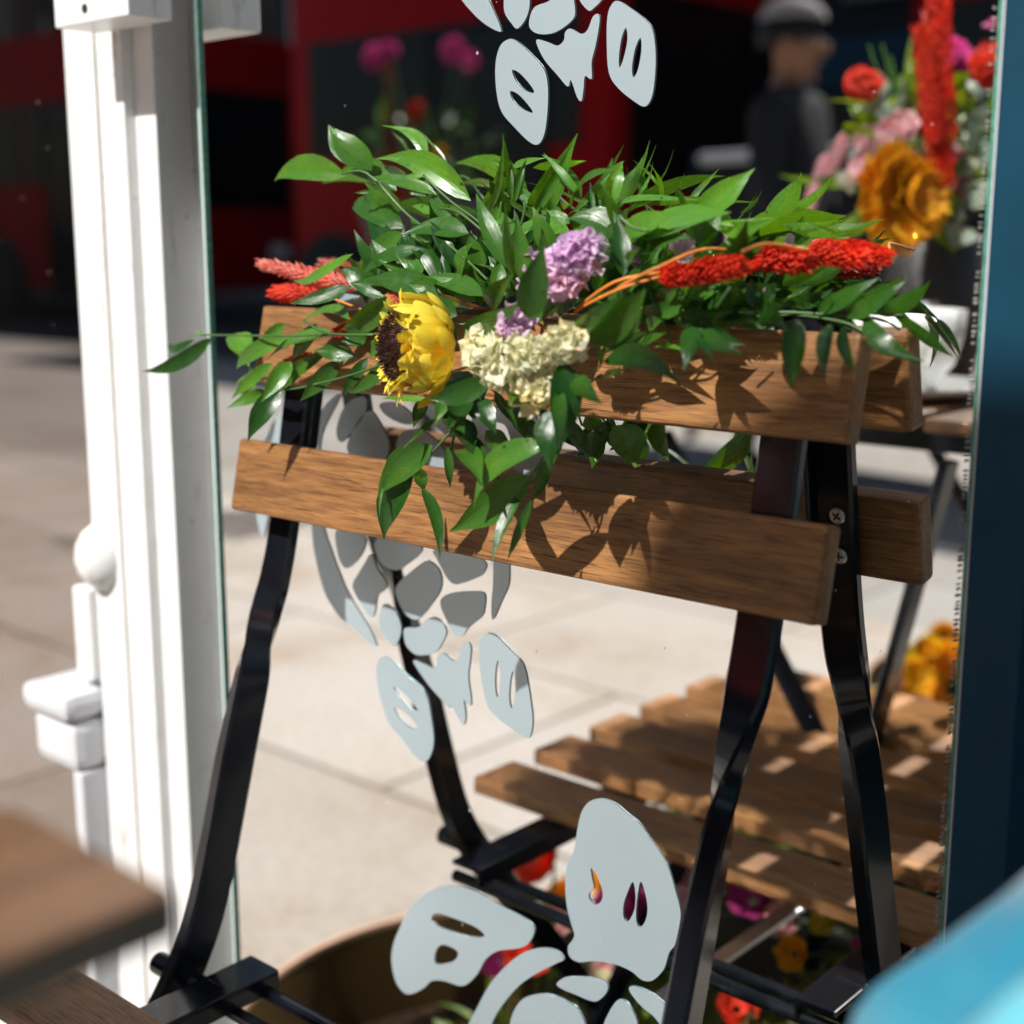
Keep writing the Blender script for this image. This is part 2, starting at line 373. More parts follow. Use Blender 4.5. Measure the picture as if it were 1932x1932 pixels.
def smooth_closed(pts, k=4):
    out = []; n = len(pts)
    for i in range(n):
        p0, p1, p2, p3 = pts[i - 1], pts[i], pts[(i + 1) % n], pts[(i + 2) % n]
        for j in range(k):
            t = j / k
            out.append(tuple(.5 * ((2 * p1[a]) + (-p0[a] + p2[a]) * t + (2 * p0[a] - 5 * p1[a] + 4 * p2[a] - p3[a]) * t * t + (-p0[a] + 3 * p1[a] - 3 * p2[a] + p3[a]) * t ** 3) for a in (0, 1)))
    return out
DECAL_TOP=[([(-5241,9533),(-5151,9575),(-5059,9513),(-5004,9430),(-4955,9341),(-4968,9327),(-5060,9370),(-5153,9438)],[]),([(-4922,9510),(-4842,9539),(-4771,9494),(-4762,9430),(-4789,9369),(-4842,9330),(-4877,9353),(-4931,9422)],[]),([(-4719,9425),(-4633,9441),(-4574,9484),(-4498,9476),(-4467,9374),(-4497,9328),(-4598,9288),(-4701,9291),(-4762,9329),(-4753,9391)],[]),([(-4448,9446),(-4384,9523),(-4271,9498),(-4286,9428),(-4349,9380),(-4390,9372)],[]),([(-4718,9261),(-4649,9249),(-4580,9224),(-4538,9245),(-4530,9282),(-4496,9297),(-4430,9266),(-4389,9281),(-4357,9338),(-4324,9347),(-4316,9310),(-4339,9203),(-4362,9131),(-4361,9050),(-4402,9066),(-4410,9011),(-4423,8951),(-4451,8970),(-4491,9054),(-4511,9024),(-4579,9085),(-4666,9168)],[]),([(-4896,9284),(-4842,9266),(-4753,9201),(-4665,9117),(-4639,9026),(-4643,8899),(-4664,8797),(-4707,8754),(-4770,8776),(-4860,8846),(-4951,8930),(-4987,9038),(-4992,9169),(-4959,9257)],[[(-4878,9131),(-4824,9110),(-4753,9047),(-4730,9010),(-4788,9024),(-4851,9074)],[(-4892,9028),(-4833,9007),(-4761,8945),(-4740,8912),(-4806,8934),(-4869,8977)]]),([(-4206,9395),(-4127,9351),(-4048,9296),(-4001,9244),(-3981,9135),(-3984,9017),(-4002,8934),(-4040,8900),(-4103,8929),(-4199,8996),(-4256,9073),(-4271,9221),(-4268,9330),(-4245,9381)],[[(-4156,9268),(-4147,9210),(-4169,9127),(-4192,9090),(-4196,9142),(-4182,9225)],[(-4070,9215),(-4064,9154),(-4082,9072),(-4108,9038),(-4117,9087),(-4100,9170)]])]
DECAL_MID=[([(-6275,7371),(-6381,7304),(-6462,7215),(-6511,7108),(-6541,6950),(-6560,6752),(-6550,6529),(-6536,6384),(-6493,6231),(-6439,6106),(-6345,6008),(-6250,5952),(-6156,5917),(-6063,5875),(-5975,5857),(-6042,5964),(-6133,6053),(-6224,6149),(-6297,6262),(-6369,6396),(-6431,6532),(-6455,6764),(-6459,6959),(-6427,7116),(-6336,7251),(-6265,7345)],[]),([(-6705,7280),(-6851,7190),(-6973,7053),(-7067,6869),(-7110,6687),(-7098,6516),(-7071,6430),(-7042,6372),(-7005,6453),(-6967,6568),(-6925,6763),(-6844,6932),(-6777,7051),(-6730,7167)],[]),([(-6292,7166),(-6241,7271),(-6146,7347),(-6063,7372),(-6019,7351),(-6039,7275),(-6114,7194),(-6190,7125),(-6248,7082),(-6288,7103)],[]),([(-5912,7334),(-5841,7358),(-5737,7348),(-5653,7306),(-5623,7261),(-5688,7237),(-5791,7253),(-5878,7288)],[]),([(-5984,7292),(-5915,7236),(-5847,7144),(-5836,7084),(-5867,7020),(-5932,6939),(-6014,6911),(-6122,6943),(-6194,7024),(-6197,7087),(-6133,7180),(-6057,7261)],[]),([(-5777,7114),(-5724,7192),(-5621,7216),(-5512,7199),(-5422,7149),(-5358,7084),(-5346,7014),(-5408,6954),(-5525,6935),(-5660,6956),(-5754,7019)],[]),([(-6325,6520),(-6210,6549),(-6062,6525),(-6068,6453),(-6122,6381),(-6219,6307),(-6275,6318),(-6315,6391)],[]),([(-5971,6512),(-5844,6562),(-5669,6550),(-5574,6529),(-5618,6470),(-5706,6407),(-5778,6364),(-5867,6363),(-5947,6408)],[]),([(-5481,6528),(-5332,6562),(-5088,6527),(-5092,6455),(-5171,6406),(-5301,6355),(-5367,6374),(-5416,6428),(-5457,6482)],[]),([(-5012,6820),(-4943,6828),(-4905,6660),(-4898,6498),(-4905,6414),(-4952,6324),(-5022,6198),(-5033,6286),(-5021,6395),(-5018,6526)],[]),([(-6010,6426),(-5957,6342),(-5878,6265),(-5906,6216),(-5962,6174),(-5993,6052),(-6040,6037),(-6094,6086),(-6167,6165),(-6180,6215),(-6125,6289),(-6067,6363)],[]),([(-5533,6458),(-5449,6428),(-5417,6366),(-5435,6289),(-5504,6203),(-5573,6128),(-5643,6084),(-5730,6112),(-5790,6191),(-5798,6253),(-5726,6328),(-5620,6408)],[]),([(-5418,6255),(-5335,6300),(-5172,6336),(-5084,6337),(-5085,6253),(-5109,6200),(-5206,6121),(-5255,6063),(-5321,6050),(-5379,6126),(-5428,6204)],[]),([(-5890,6137),(-5802,6099),(-5759,6018),(-5779,5937),(-5825,5885),(-5878,5911),(-5940,5971),(-5951,6033),(-5928,6103)],[]),([(-5724,6018),(-5609,6046),(-5539,6109),(-5471,6128),(-5404,6097),(-5385,6051),(-5422,5981),(-5474,5920),(-5560,5884),(-5647,5873),(-5717,5910),(-5737,5970)],[]),([(-5662,5825),(-5579,5829),(-5476,5822),(-5457,5899),(-5398,5923),(-5340,5897),(-5290,5920),(-5256,6001),(-5207,6029),(-5191,5989),(-5200,5914),(-5212,5825),(-5190,5668),(-5227,5659),(-5251,5679),(-5235,5595),(-5248,5529),(-5277,5541),(-5352,5618),(-5369,5602),(-5444,5648),(-5546,5715)],[]),([(-5917,5803),(-5827,5785),(-5739,5738),(-5616,5687),(-5548,5625),(-5515,5504),(-5496,5379),(-5519,5283),(-5572,5219),(-5660,5233),(-5766,5313),(-5874,5380),(-5935,5485),(-5978,5621),(-5978,5740)],[[(-5835,5626),(-5759,5617),(-5671,5565),(-5628,5527),(-5690,5528),(-5778,5573)],[(-5834,5497),(-5744,5489),(-5656,5444),(-5630,5401),(-5692,5403),(-5781,5441)]]),([(-5062,6115),(-4983,6103),(-4906,6058),(-4814,6005),(-4776,5942),(-4745,5805),(-4727,5689),(-4737,5602),(-4768,5562),(-4860,5585),(-4985,5628),(-5064,5684),(-5104,5799),(-5127,5941),(-5126,6051)],[[(-4984,5970),(-4968,5901),(-4972,5803),(-4988,5753),(-5003,5796),(-5003,5894)],[(-4872,5930),(-4857,5864),(-4863,5766),(-4883,5711),(-4899,5771),(-4891,5869)]]),([(-5180,7264),(-5132,7394),(-5009,7449),(-4860,7460),(-4742,7413),(-4684,7308),(-4641,7202),(-4626,7126),(-4727,7037),(-4860,7067),(-5011,7120),(-5103,7156)],[[(-5040,7288),(-4979,7310),(-4919,7287),(-4889,7194),(-4980,7214),(-5025,7244)]]),([(-5609,7381),(-5484,7379),(-5371,7329),(-5331,7251),(-5332,7192),(-5421,7231),(-5519,7305)],[]),([(-6278,7871),(-6251,7927),(-6183,7973),(-6097,8073),(-6015,8122),(-5919,8124),(-5857,8076),(-5813,7992),(-5768,7887),(-5803,7736),(-5996,7683),(-6192,7718)],[])]
DECAL_BOT=[([(-4236,5356),(-4153,5352),(-4070,5317),(-3988,5283),(-3920,5222),(-3852,5162),(-3798,5087),(-3756,4985),(-3721,4882),(-3725,4788),(-3748,4686),(-3786,4625),(-3817,4519),(-3888,4429),(-3956,4407),(-4025,4430),(-4137,4431),(-4279,4397),(-4381,4353),(-4448,4360),(-4463,4417),(-4419,4495),(-4442,4562),(-4473,4651),(-4486,4770),(-4475,4897),(-4425,5010),(-4404,5137),(-4376,5242),(-4320,5317)],[[(-4308,4935),(-4272,4913),(-4228,4830),(-4234,4768),(-4277,4733),(-4316,4753),(-4316,4789),(-4288,4829),(-4300,4880)],[(-4028,4946),(-4009,4890),(-4012,4795),(-4051,4713),(-4083,4723),(-4085,4794),(-4061,4873)],[(-3977,4963),(-3946,4911),(-3928,4823),(-3943,4747),(-3978,4703),(-4001,4739),(-3999,4846)]]),([(-5301,4504),(-5183,4517),(-5083,4510),(-4952,4489),(-4825,4481),(-4730,4462),(-4710,4418),(-4761,4323),(-4856,4262),(-4986,4203),(-5085,4113),(-5153,3994),(-5239,3894),(-5308,3858),(-5431,3842),(-5539,3801),(-5612,3724),(-5724,3642),(-5799,3630),(-5864,3684),(-5895,3802),(-5877,3922),(-5808,4074),(-5731,4212),(-5601,4352),(-5458,4449)],[[(-5532,4225),(-5487,4270),(-5355,4285),(-5184,4291),(-5098,4268),(-5134,4235),(-5287,4201),(-5444,4187),(-5514,4197)],[(-5504,3932),(-5499,4016),(-5445,4077),(-5358,4088),(-5311,4071),(-5341,4012),(-5412,3966)]]),([(-5242,3605),(-5155,3777),(-5053,3965),(-4921,4134),(-4793,4260),(-4652,4340),(-4545,4362),(-4492,4331),(-4545,4286),(-4667,4189),(-4792,4077),(-4889,3961),(-4987,3816),(-5054,3681),(-5105,3537),(-5295,3458)],[]),([(-4544,4159),(-4484,4220),(-4365,4270),(-4249,4306),(-4187,4295),(-4190,4244),(-4247,4172),(-4305,4150),(-4408,4147),(-4498,4144)],[]),([(-4872,3848),(-4792,3972),(-4666,4050),(-4558,4083),(-4452,4079),(-4392,4065),(-4332,3974),(-4390,3823),(-4760,3668),(-4889,3722)],[]),([(-4209,4025),(-4174,4126),(-4119,4222),(-4070,4241),(-4021,4212),(-3977,4119),(-4044,3968),(-4185,3908)],[]),([(-4037,4334),(-3982,4355),(-3900,4356),(-3832,4334),(-3765,4301),(-3697,4233),(-3667,4125),(-3787,4159),(-3870,4223),(-3952,4251),(-4022,4297)],[])]

def decal(shapes, label):
    cu = D.curves.new('tmp', 'CURVE'); cu.dimensions = '2D'; cu.fill_mode = 'BOTH'; cu.extrude = .00004
    for outer, holes in shapes:
        for loop in [outer] + holes:
            pts = smooth_closed([(a / 10000, b / 10000) for a, b in loop])
            s = cu.splines.new('POLY'); s.points.add(len(pts) - 1); s.use_cyclic_u = True
            for q, (a, b) in zip(s.points, pts): q.co = (a, b, 0, 1)
    to = D.objects.new('tmp', cu); COL.objects.link(to)
    dg = bpy.context.evaluated_depsgraph_get(); me = D.meshes.new_from_object(to.evaluated_get(dg)); me.name = 'flower_decal'
    D.objects.remove(to)
    me.transform(Matrix.Translation((0, -.0006, 0)) @ Matrix.Rotation(rad(90), 4, 'X'))
    me.materials.clear(); me.materials.append(M['decal'])
    o = D.objects.new('flower_decal', me); COL.objects.link(o); put(o, mp); o['label'] = label; return o
decal(DECAL_TOP, 'cut-out flower decal at the top of the mirror, above the foliage')
decal(DECAL_MID, 'cut-out flower decal half hidden behind the chair back slats')
decal(DECAL_BOT, 'large cut-out flower decal low on the mirror by the chair legs')

# white timber pilaster at the left of the mirror
pl = thing('white_pilaster', (-.85, .1, 0), 'white painted timber pilaster with grooves, left of the mirror', 'pilaster')
ZT = 2.4
BB('back_board', M['white'], -.93, -.802, .030, .16, 0, ZT, pl)
BB('inner_strip', M['white'], -.8231, -.800, -.0012, .0285, 0, ZT, pl, .0008)
BB('front_strip', M['white'], -.8530, -.8233, -.0095, .0285, 0, ZT, pl, .0008)
BB('sealant_joint', M['joint'], -.8562, -.8531, -.0065, .0285, 0, ZT, pl)
BB('outer_strip', M['white'], -.8925, -.8563, -.0095, .0285, 0, ZT, pl, .0008)
BB('side_board', M['white'], -.8925, -.860, .0290, .1595, 0, ZT, pl) if False else None
BB('jamb_return', M['white'], -.8, -.752, .058, .16, 0, ZT, pl)
cb = BB('corner_block', M['white'], -.834, -.752, -.0503, -.0185, GZ + .134, GZ + .30, pl, .0012)
BB('block_mount', M['white'], -.832, -.8245, -.0183, -.0097, GZ + .136, GZ + .30, pl)
m = MB(); m.tube([(-.7985, -.0508, GZ + .1425), (-.7985, -.0495, GZ + .1425)], .0029, 16); m.build('nail_head', M['rubber'], pl)
# turned knob and shaped block on the pilaster's left side
m = MB(); c = Vector((-.8825, -.006, GZ - .228))
m.lathe(c, [(.001, .026), (.009, .0245), (.016, .019), (.0205, .011), (.022, 0), (.020, -.011), (.014, -.019), (.007, -.0235)], 24); m.build('turned_ball', M['white'], pl, True)
BB('shaped_block', M['white'], -.916, -.893, -.016, .020, GZ - .325, GZ - .2525, pl, .004)
# plinth
pp = thing('stone_plinth', (-.95, -.01, 0), 'pale grey moulded plinth with rounded edge, low beside the white pilaster', 'plinth')
BB('plinth_cap', M['whiteold'], -.958, -.8932, -.040, .022, GZ - .352, GZ - .331, pp, .008)
BB('plinth_body', M['whiteold'], -.952, -.8932, -.034, .022, GZ - .392, GZ - .353, pp, .008)
BB('plinth_shaft', M['whiteold'], -.906, -.8932, -.030, .022, 0, GZ - .393, pp, .002)
# left pane
lp = thing('shop_window', (-2.5, .05, 0), 'dusty reflective shop window left of the white pilaster', 'window')
g = MB(); g.add([(-5.5, .04, .10), (-.8935, .04, .10), (-.8935, .04, 2.4), (-5.5, .04, 2.4)], [(0, 1, 2, 3)]); g.build('pane', M['pane'], lp)
BB('window_sill', M['white'], -5.5, -.935, .03, .06, .0, .098, lp)
# right frame
fr = thing('door_frame', (-.15, 0, 0), 'dark teal painted door frame at the right edge of the mirror', 'frame')
BB('frame_face', M['navy'], -.2295, -.2050, -.006, .16, 0, 2.44, fr, .0015)
BB('frame_recess', M['darkwall'], -.2048, .9, .03, .16, 0, 2.44, fr)
# cable loop by the pilaster
m = MB(); pts = []
for k in range(13):
    a = rad(20 + 13 * k); p0 = at(500, 18, .557); pts.append(p0 + Vector((-.014 * math.cos(a) * 1.4, 0, -.012 * math.sin(a))))
m.tube(pts, .0022, 8); tag(m.build('cable', M['rubber']), 'short black cable loop hanging beside the top of the mirror', 'cable')

# ---------------------------------------------------------------- the bistro chair
def L2(a, b, t): return a + (b - a) * t
def sweep(m, path, sect, ang, tap=None, thk=None):
    """rectangular section swept down a path of (x,y,z); ang = rotation about the path (0 = wide in x)"""
    vs = []; fs = []
    n = 8
    for i, p in enumerate(path):
        p = Vector(p); d = (Vector(path[min(i + 1, len(path) - 1)]) - Vector(path[max(i - 1, 0)])).normalized()
        X = Vector((1, 0, 0)); X = (X - d * X.dot(d)).normalized(); Y = d.cross(X)
        a = ang[i]; A = X * math.cos(a) + Y * math.sin(a); B = -X * math.sin(a) + Y * math.cos(a)
        k = tap[i] if tap else 1
        w, h = sect[0] / 2 * k, sect[1] / 2 * (thk[i] if thk else 1); b = .0016
        for (u, v) in ((-w + b, -h), (w - b, -h), (w, -h + b), (w, h - b), (w - b, h), (-w + b, h), (-w, h - b), (-w, -h + b)):
            vs.append(p + A * u + B * v)
    for i in range(len(path) - 1):
        for k in range(n): fs.append((i * n + k, i * n + (k + 1) % n, (i + 1) * n + (k + 1) % n, (i + 1) * n + k))
    fs.append(tuple(range(n))); fs.append(tuple((len(path) - 1) * n + k for k in reversed(range(n))))
    m.add(vs, fs)
def make_chair(label, group):
    root = thing('bistro_chair', W(-.467, .25, -.827), label, 'chair', group)
    slats = []
    for (yt, zt, yb, zb) in ((.5265, -.037, .5165, -.0815), (.5055, -.1145, .4965, -.156)):
        t = Vector((0, yt, zt)); b = Vector((0, yb, zb)); ax = (t - b).normalized(); nn = Vector((1, 0, 0)).cross(ax).normalized()  # nn points to -y or +y
        if nn.y < 0: nn = -nn
        c = (t + b) / 2 + nn * .0065; R = Matrix((Vector((1, 0, 0)), nn, ax)).transposed()
        m = MB(); m.box(W(-.467, c.y, c.z), (.390, .013, (t - b).length), R, .0022)
        slats.append(m.build('backrest_slat', M['slat'], root))
    for k in range(6):
        ye = .376 - .0712 * k; z = -.400 - (.002 if k in (0, 5) else 0)
        m = MB(); m.box(W(-.4735, ye - .0230, z - .0068), (.423, .046, .0135), None, .0022); m.build('seat_slat', M['seatwood'], root)
    P = [(-.03, .541), (-.09, .530), (-.16, .5170), (-.195, .508), (-.215, .5000), (-.235, .493), (-.255, .487), (-.30, .473), (-.35, .459), (-.39, .446), (-.42, .430), (-.45, .408), (-.48, .384), (-.52, .353), (-.60, .292), (-.827, .12)]
    sm_ = 4
    an = [0, 0, 0, .05, .35, .8, 1.2, 1.35, 1.4, 1.4, 1.4, 1.4, 1.4, 1.4, 1.4, 1.4]
    tp = [1, 1, 1, 1, .85, .72, .9, 1, 1, 1, 1, 1, 1, 1, 1, 1]
    for xc, sg in ((-.637, 1), (-.310, -1)):
        m = MB(); path = []; aa = []; tt = []
        for i in range(len(P) - 1):
            q = [P[max(i - 1, 0)], P[i], P[i + 1], P[min(i + 2, len(P) - 1)]]
            for j in range(5):
                t = j / 5; c4 = [-.5 * t + t * t - .5 * t ** 3, 1 - 2.5 * t * t + 1.5 * t ** 3, .5 * t + 2 * t * t - 1.5 * t ** 3, -.5 * t * t + .5 * t ** 3]
                path.append(W(xc, sum(c * v[1] for c, v in zip(c4, q)) + .0015, sum(c * v[0] for c, v in zip(c4, q)))); aa.append(-sg * (an[i] + (an[i + 1] - an[i]) * t)); tt.append(tp[i] + (tp[i + 1] - tp[i]) * t)
        path.append(W(xc, P[-1][1] + .0015, P[-1][0])); aa.append(-sg * an[-1]); tt.append(1)
        sweep(m, path, (.0215, .0075), aa, tt, [1 + .6 * min(1, abs(a) / 1.35) for a in aa])
        # folded lip of the channel, upper part
        sweep(m, [W(xc + sg * .0105, y + .0065, z) for z, y in P[:3]], (.0025, .008), [0] * 3)
        lg = m.build('leg', M['black'], root, True, True)
        for (z, y) in ((-.053, .534), (-.068, .5315), (-.126, .5228), (-.146, .5188)):
            s = MB(); d = Vector((0, .972, -.23)); c = W(xc - sg * .003, y + .0052, z)
            A = Vector((1, 0, 0)); B = d.cross(A)
            vs = [c + d * h + (A * math.cos(k * .3927) + B * math.sin(k * .3927)) * r for h, r in ((0, .0044), (.0014, .0042), (.0020, .0034)) for k in range(16)]
            fs = [(i * 16 + k, i * 16 + (k + 1) % 16, (i + 1) * 16 + (k + 1) % 16, (i + 1) * 16 + k) for i in range(2) for k in range(16)] + [tuple(32 + k for k in range(16))]
            s.add(vs, fs); scw = s.build('screw', M['steel'], root)
            cr = MB(); R = Matrix((A, d, B)).transposed(); q = Matrix.Rotation(random.uniform(0, 1.5), 3, 'Y')
            cr.box(c + d * .0020, (.0046, .0005, .0011), R @ q); cr.box(c + d * .00195, (.0011, .0005, .0046), R @ q)
            cr.build('cross_recess', M['rubber'], scw)
        # front-to-rear leg
        xi = xc + sg * .016
        m = MB(); sweep(m, [W(xi, .07, -.42), W(xi, .25, -.575), W(xi, .53, -.827)], (.020, .008), [1.4] * 3); m.build('leg', M['black'], root)
        m = MB(); xr = xc + sg * .030
        m.box(W(xr, .255, -.4195), (.026, .425, .0035), None, .001); m.box(W(xr + sg * .0115, .255, -.4245), (.003, .425, .012), None, .001)
        m.build('side_rail', M['black'], root)
        m = MB(); m.tube([W(xc - sg * .026, .432, -.424), W(xr + sg * .006, .432, -.424)], .0068, 14); m.build('pivot_bolt', M['black'], root)
        m = MB(); m.box(W(xc, .12, -.823), (.016, .03, .008), None, .003); m.build('foot', M['rubber'], root)
        m = MB(); m.box(W(xi, .53, -.823), (.016, .03, .008), None, .003); m.build('foot', M['rubber'], root)
    for yy, zz in ((.462, -.432), (.440, -.436), (.10, -.435)):
        m = MB(); m.tube([W(-.622, yy, zz), W(-.328, yy, zz)], .0042, 12); m.build('cross_rod', M['black'], root)
    m = MB(); m.box(W(-.45, .31, -.462), (.012, .30, .004), None, .0005); m.build('seat_strut', M['steel'], root)
    return root
chair = make_chair('slatted folding bistro chair with flowers along its top slat, in front of the mirror', None)
def copy_tree(o, parent=None):
    c = o.copy(); COL.objects.link(c)
    if parent: c.parent = parent; c.matrix_parent_inverse = o.matrix_parent_inverse.copy()
    for ch in list(o.children): copy_tree(ch, c)
    return c

# ---------------------------------------------------------------- turquoise jacket heaped on a stool, near right corner
st = thing('stool', W(-.03, .28, -.827), 'round wooden stool under the turquoise jacket', 'stool')
m = MB(); m.lathe(W(-.03, .28, -.42), [(.0001, 0), (.135, 0), (.14, .006), (.14, .024), (.135, .03), (.0001, .03)], 40); m.build('seat', M['tablewood'], st, True, True)
for k in range(4):
    a = .785 + 1.5708 * k; m = MB(); m.tube([W(-.03 + .09 * math.cos(a), .28 + .09 * math.sin(a), -.422), W(-.03 + .125 * math.cos(a), .28 + .125 * math.sin(a), -.827)], .012, 12); m.build('leg', M['black'], st, True, True)
def jacket():
    vs = []; fs = []; nu, nv = 72, 44; c = Vector((-.040, .292, -.292))
    for j in range(nv + 1):
        v = j / nv
        for i in range(nu):
            a = 6.28318 * i / nu; ca_, sa_ = math.cos(a), math.sin(a)
            fold = noise.noise(Vector((ca_ * 2.1, sa_ * 2.1, v * 2.5))) * .030 + abs(noise.noise(Vector((ca_ * 6 + v * 4, sa_ * 6 - v * 5, v * 5)))) * .026 + noise.noise(Vector((ca_ * 4.5, sa_ * 4.5, v * 3 + 9))) * .010
            if v < .62: th = v / .62 * math.pi / 2; r = math.sin(th); z = .155 * math.cos(th)
            else: q = (v - .62) / .38; r = 1 + .32 * q; z = -.125 * q
            vs.append(W(c.x + .112 * r * ca_ + fold * r * ca_, c.y + .105 * r * sa_ + fold * r * sa_, c.z + z + fold * .7))
    for j in range(nv):
        for i in range(nu): fs.append((j * nu + i, j * nu + (i + 1) % nu, (j + 1) * nu + (i + 1) % nu, (j + 1) * nu + i))
    m = MB(); m.add(vs, fs); o = m.build('jacket', M['cyan'], None, True)
    sm = o.modifiers.new('thick', 'SOLIDIFY'); sm.thickness = .003
    return tag(o, 'turquoise jacket heaped on a stool in the near right corner', 'jacket')
jacket()

# ---------------------------------------------------------------- table
tb = thing('cafe_table', W(-.49, -.13, -.827), 'slatted wooden cafe table with black crossed legs, near left corner', 'table')
for k in range(7):
    x1 = -.2205 - k * .0785
    m = MB(); m.box(W(x1 - .0325, -.1305, -.1325), (.065, .560, .011), None, .003); m.build('table_slat', M['tablewood'], tb, True, True)
for y in (.095, -.385):
    m = MB(); m.box(W(-.49, y, -.149), (.40, .012, .020), None, .001); m.build('apron_rail', M['black'], tb)
for y in (.105, -.36):
    for (xa, xb, o) in ((-.44, -.585, 0), (-.70, -.245, .010)):
        m = MB(); sweep(m, [W(xa, y + o, -.165), W((xa + xb) / 2, y + o, -.50), W(xb, y + o, -.827)], (.008, .024), [1.57 * 0] * 3)
        lg = m.build('leg', M['black'], tb)
# things on the table
def vpos(px, py, d, ztop=None): return atm(px, py, d)
TZ = GZ - .127
def cup(loc, label):
    t = thing('cup', loc, label, 'cup'); m = MB()
    m.lathe(loc, [(.0001, .006), (.026, .006), (.028, 0.0), (.032, 0.0), (.034, .008), (.046, .022), (.0525, .045), (.054, .066), (.0515, .066), (.050, .045), (.044, .024), (.0001, .012)], 40); m.v = [(loc[0] + (v[0] - loc[0]) * .96, loc[1] + (v[1] - loc[1]) * .96, v[2]) for v in m.v]; m.build('cup_body', M['china'], t, True)
    m = MB(); m.tube([Vector(loc) + Vector((.050 * ca_ + r * ca_, .050 * sa_ + r * sa_, z)) for ca_, sa_ in [(math.cos(.75), math.sin(.75))] for r, z in ((0, .055), (.016, .058), (.024, .046), (.016, .030), (-.002, .022))], .0035, 10); m.build('handle', M['china'], t, True)
    return t
sp = W(-.520, .032, 0); sp.z = TZ
m = MB(); m.lathe(sp, [(.0001, .004), (.03, .004), (.034, 0), (.040, 0), (.078, .011), (.080, .013), (.040, .006), (.0001, .0065)], 48)
tag(m.build('saucer', M['china'], None, True), 'white china saucer under the cup on the cafe table', 'saucer')
cup(sp + Vector((0, 0, .0066)), 'white china cup on its saucer, reflected at the right of the mirror')
b1 = W(-.60, -.085, 0); b1.z = TZ
t = thing('bowl', b1, 'red glazed bowl with pale rim beside the cup', 'bowl')
m = MB(); m.lathe(b1, [(.0001, .0), (.03, .0), (.036, .01), (.050, .045), (.053, .062)], 40); m.build('bowl_body', M['redglaze'], t, True)
m = MB(); m.lathe(b1, [(.0535, .0621), (.0545, .072), (.051, .0745), (.048, .062), (.030, .010), (.0001, .006)], 40); m.build('bowl_lining', M['china'], t, True)
b2 = W(-.655, .0, 0); b2.z = TZ
t = thing('flower_pot', b2, 'tall red glazed pot with pale pink rim at the left end of the cafe table', 'pot')
m = MB(); m.lathe(b2, [(.0001, 0), (.034, 0), (.040, .02), (.046, .095)], 36); m.build('pot_body', M['redglaze'], t, True)
m = MB(); m.lathe(b2, [(.0465, .0951), (.049, .135), (.045, .136), (.041, .095), (.034, .01), (.0001, .008)], 36); m.build('pot_rim', M['pinkglaze'], t, True)

# ---------------------------------------------------------------- flower arrangement on the chair back
fa = thing('flower_arrangement', W(-.467, .515, -.037), 'long spray of glossy leaves with yellow, cream, lilac and red flowers on chair back', 'flowers')
random.seed(11)
def viewn(p, tilt=.55):
    v = (CAM - p).normalized(); return (v + Vector((0, 0, .35)) + rv(tilt)).normalized()
def L(mb, Z, bx, by, tx, ty, w, y0=None, y1=None, cv=0., bow=None, tint=None, fold=.3, tilt=.38, tw=None):
    y0 = .500 + random.uniform(-.012, .02) if y0 is None else y0
    y1 = y0 + random.uniform(-.022, .010) if y1 is None else y1
    if Z is ZD: sh_ = .070 if abs(tx - bx) > abs(ty - by) * .8 else .045
    elif Z is ZB and bx > 1000 and by > 1000: sh_ = .030
    elif Z is not ZC and by < 760: sh_ = .026
    elif Z is ZA: sh_ = .016
    else: sh_ = 0
    y0 += sh_; y1 += sh_
    if Z is ZD and sh_ > .05: y1 = y0
    y0 = min(y0, .546); y1 = min(y1, .546)
    B = at(*Z(bx, by), y0); T = at(*Z(tx, ty), y1)
    k = .3571 if Z in (ZA, ZB) else .393
    w = w * (1.22 if Z is ZC or y0 < .472 else 1.04)
    ww = w * k * ((T + B) / 2 - CAM).dot(FW) / FPX * 1.12
    mb.leaf(B, T, ww, viewn((B + T) / 2, tilt), bow if bow is not None else random.uniform(.02, .10), cv, fold,
            tint if tint is not None else random.random(), twist=random.uniform(-.35, .35) if tw is None else tw, hook=random.uniform(-.12, .20))
def stem(mb, Z, pts, y, r=.00065):
    ys = y if isinstance(y, (list, tuple)) else [y] * len(pts)
    P = [at(*Z(*p), yy) for p, yy in zip(pts, ys)]
    Q = []
    for i in range(len(P) - 1):
        p0, p1, p2, p3 = P[max(i - 1, 0)], P[i], P[i + 1], P[min(i + 2, len(P) - 1)]
        for j in range(5):
            t = j / 5; Q.append(.5 * ((2 * p1) + (p2 - p0) * t + (2 * p0 - 5 * p1 + 4 * p2 - p3) * t * t + (3 * p1 - p0 - 3 * p2 + p3) * t ** 3))
    Q.append(P[-1]); mb.tube(Q, r, 7)
def spray(leaves, label=None, stems=()):
    mb = MB()
    for l in leaves: L(mb, *l[0:6], **(l[6] if len(l) > 6 else {}))
    o = mb.build('leaf_spray', M['leaf'], fa, True)
    if stems:
        for Z, pts, y in stems: sm = MB(); stem(sm, Z, pts, y); sm.build('stem', M['stem'], o, True)
    return o
A, B_, C_, D_ = ZA, ZB, ZC, ZD
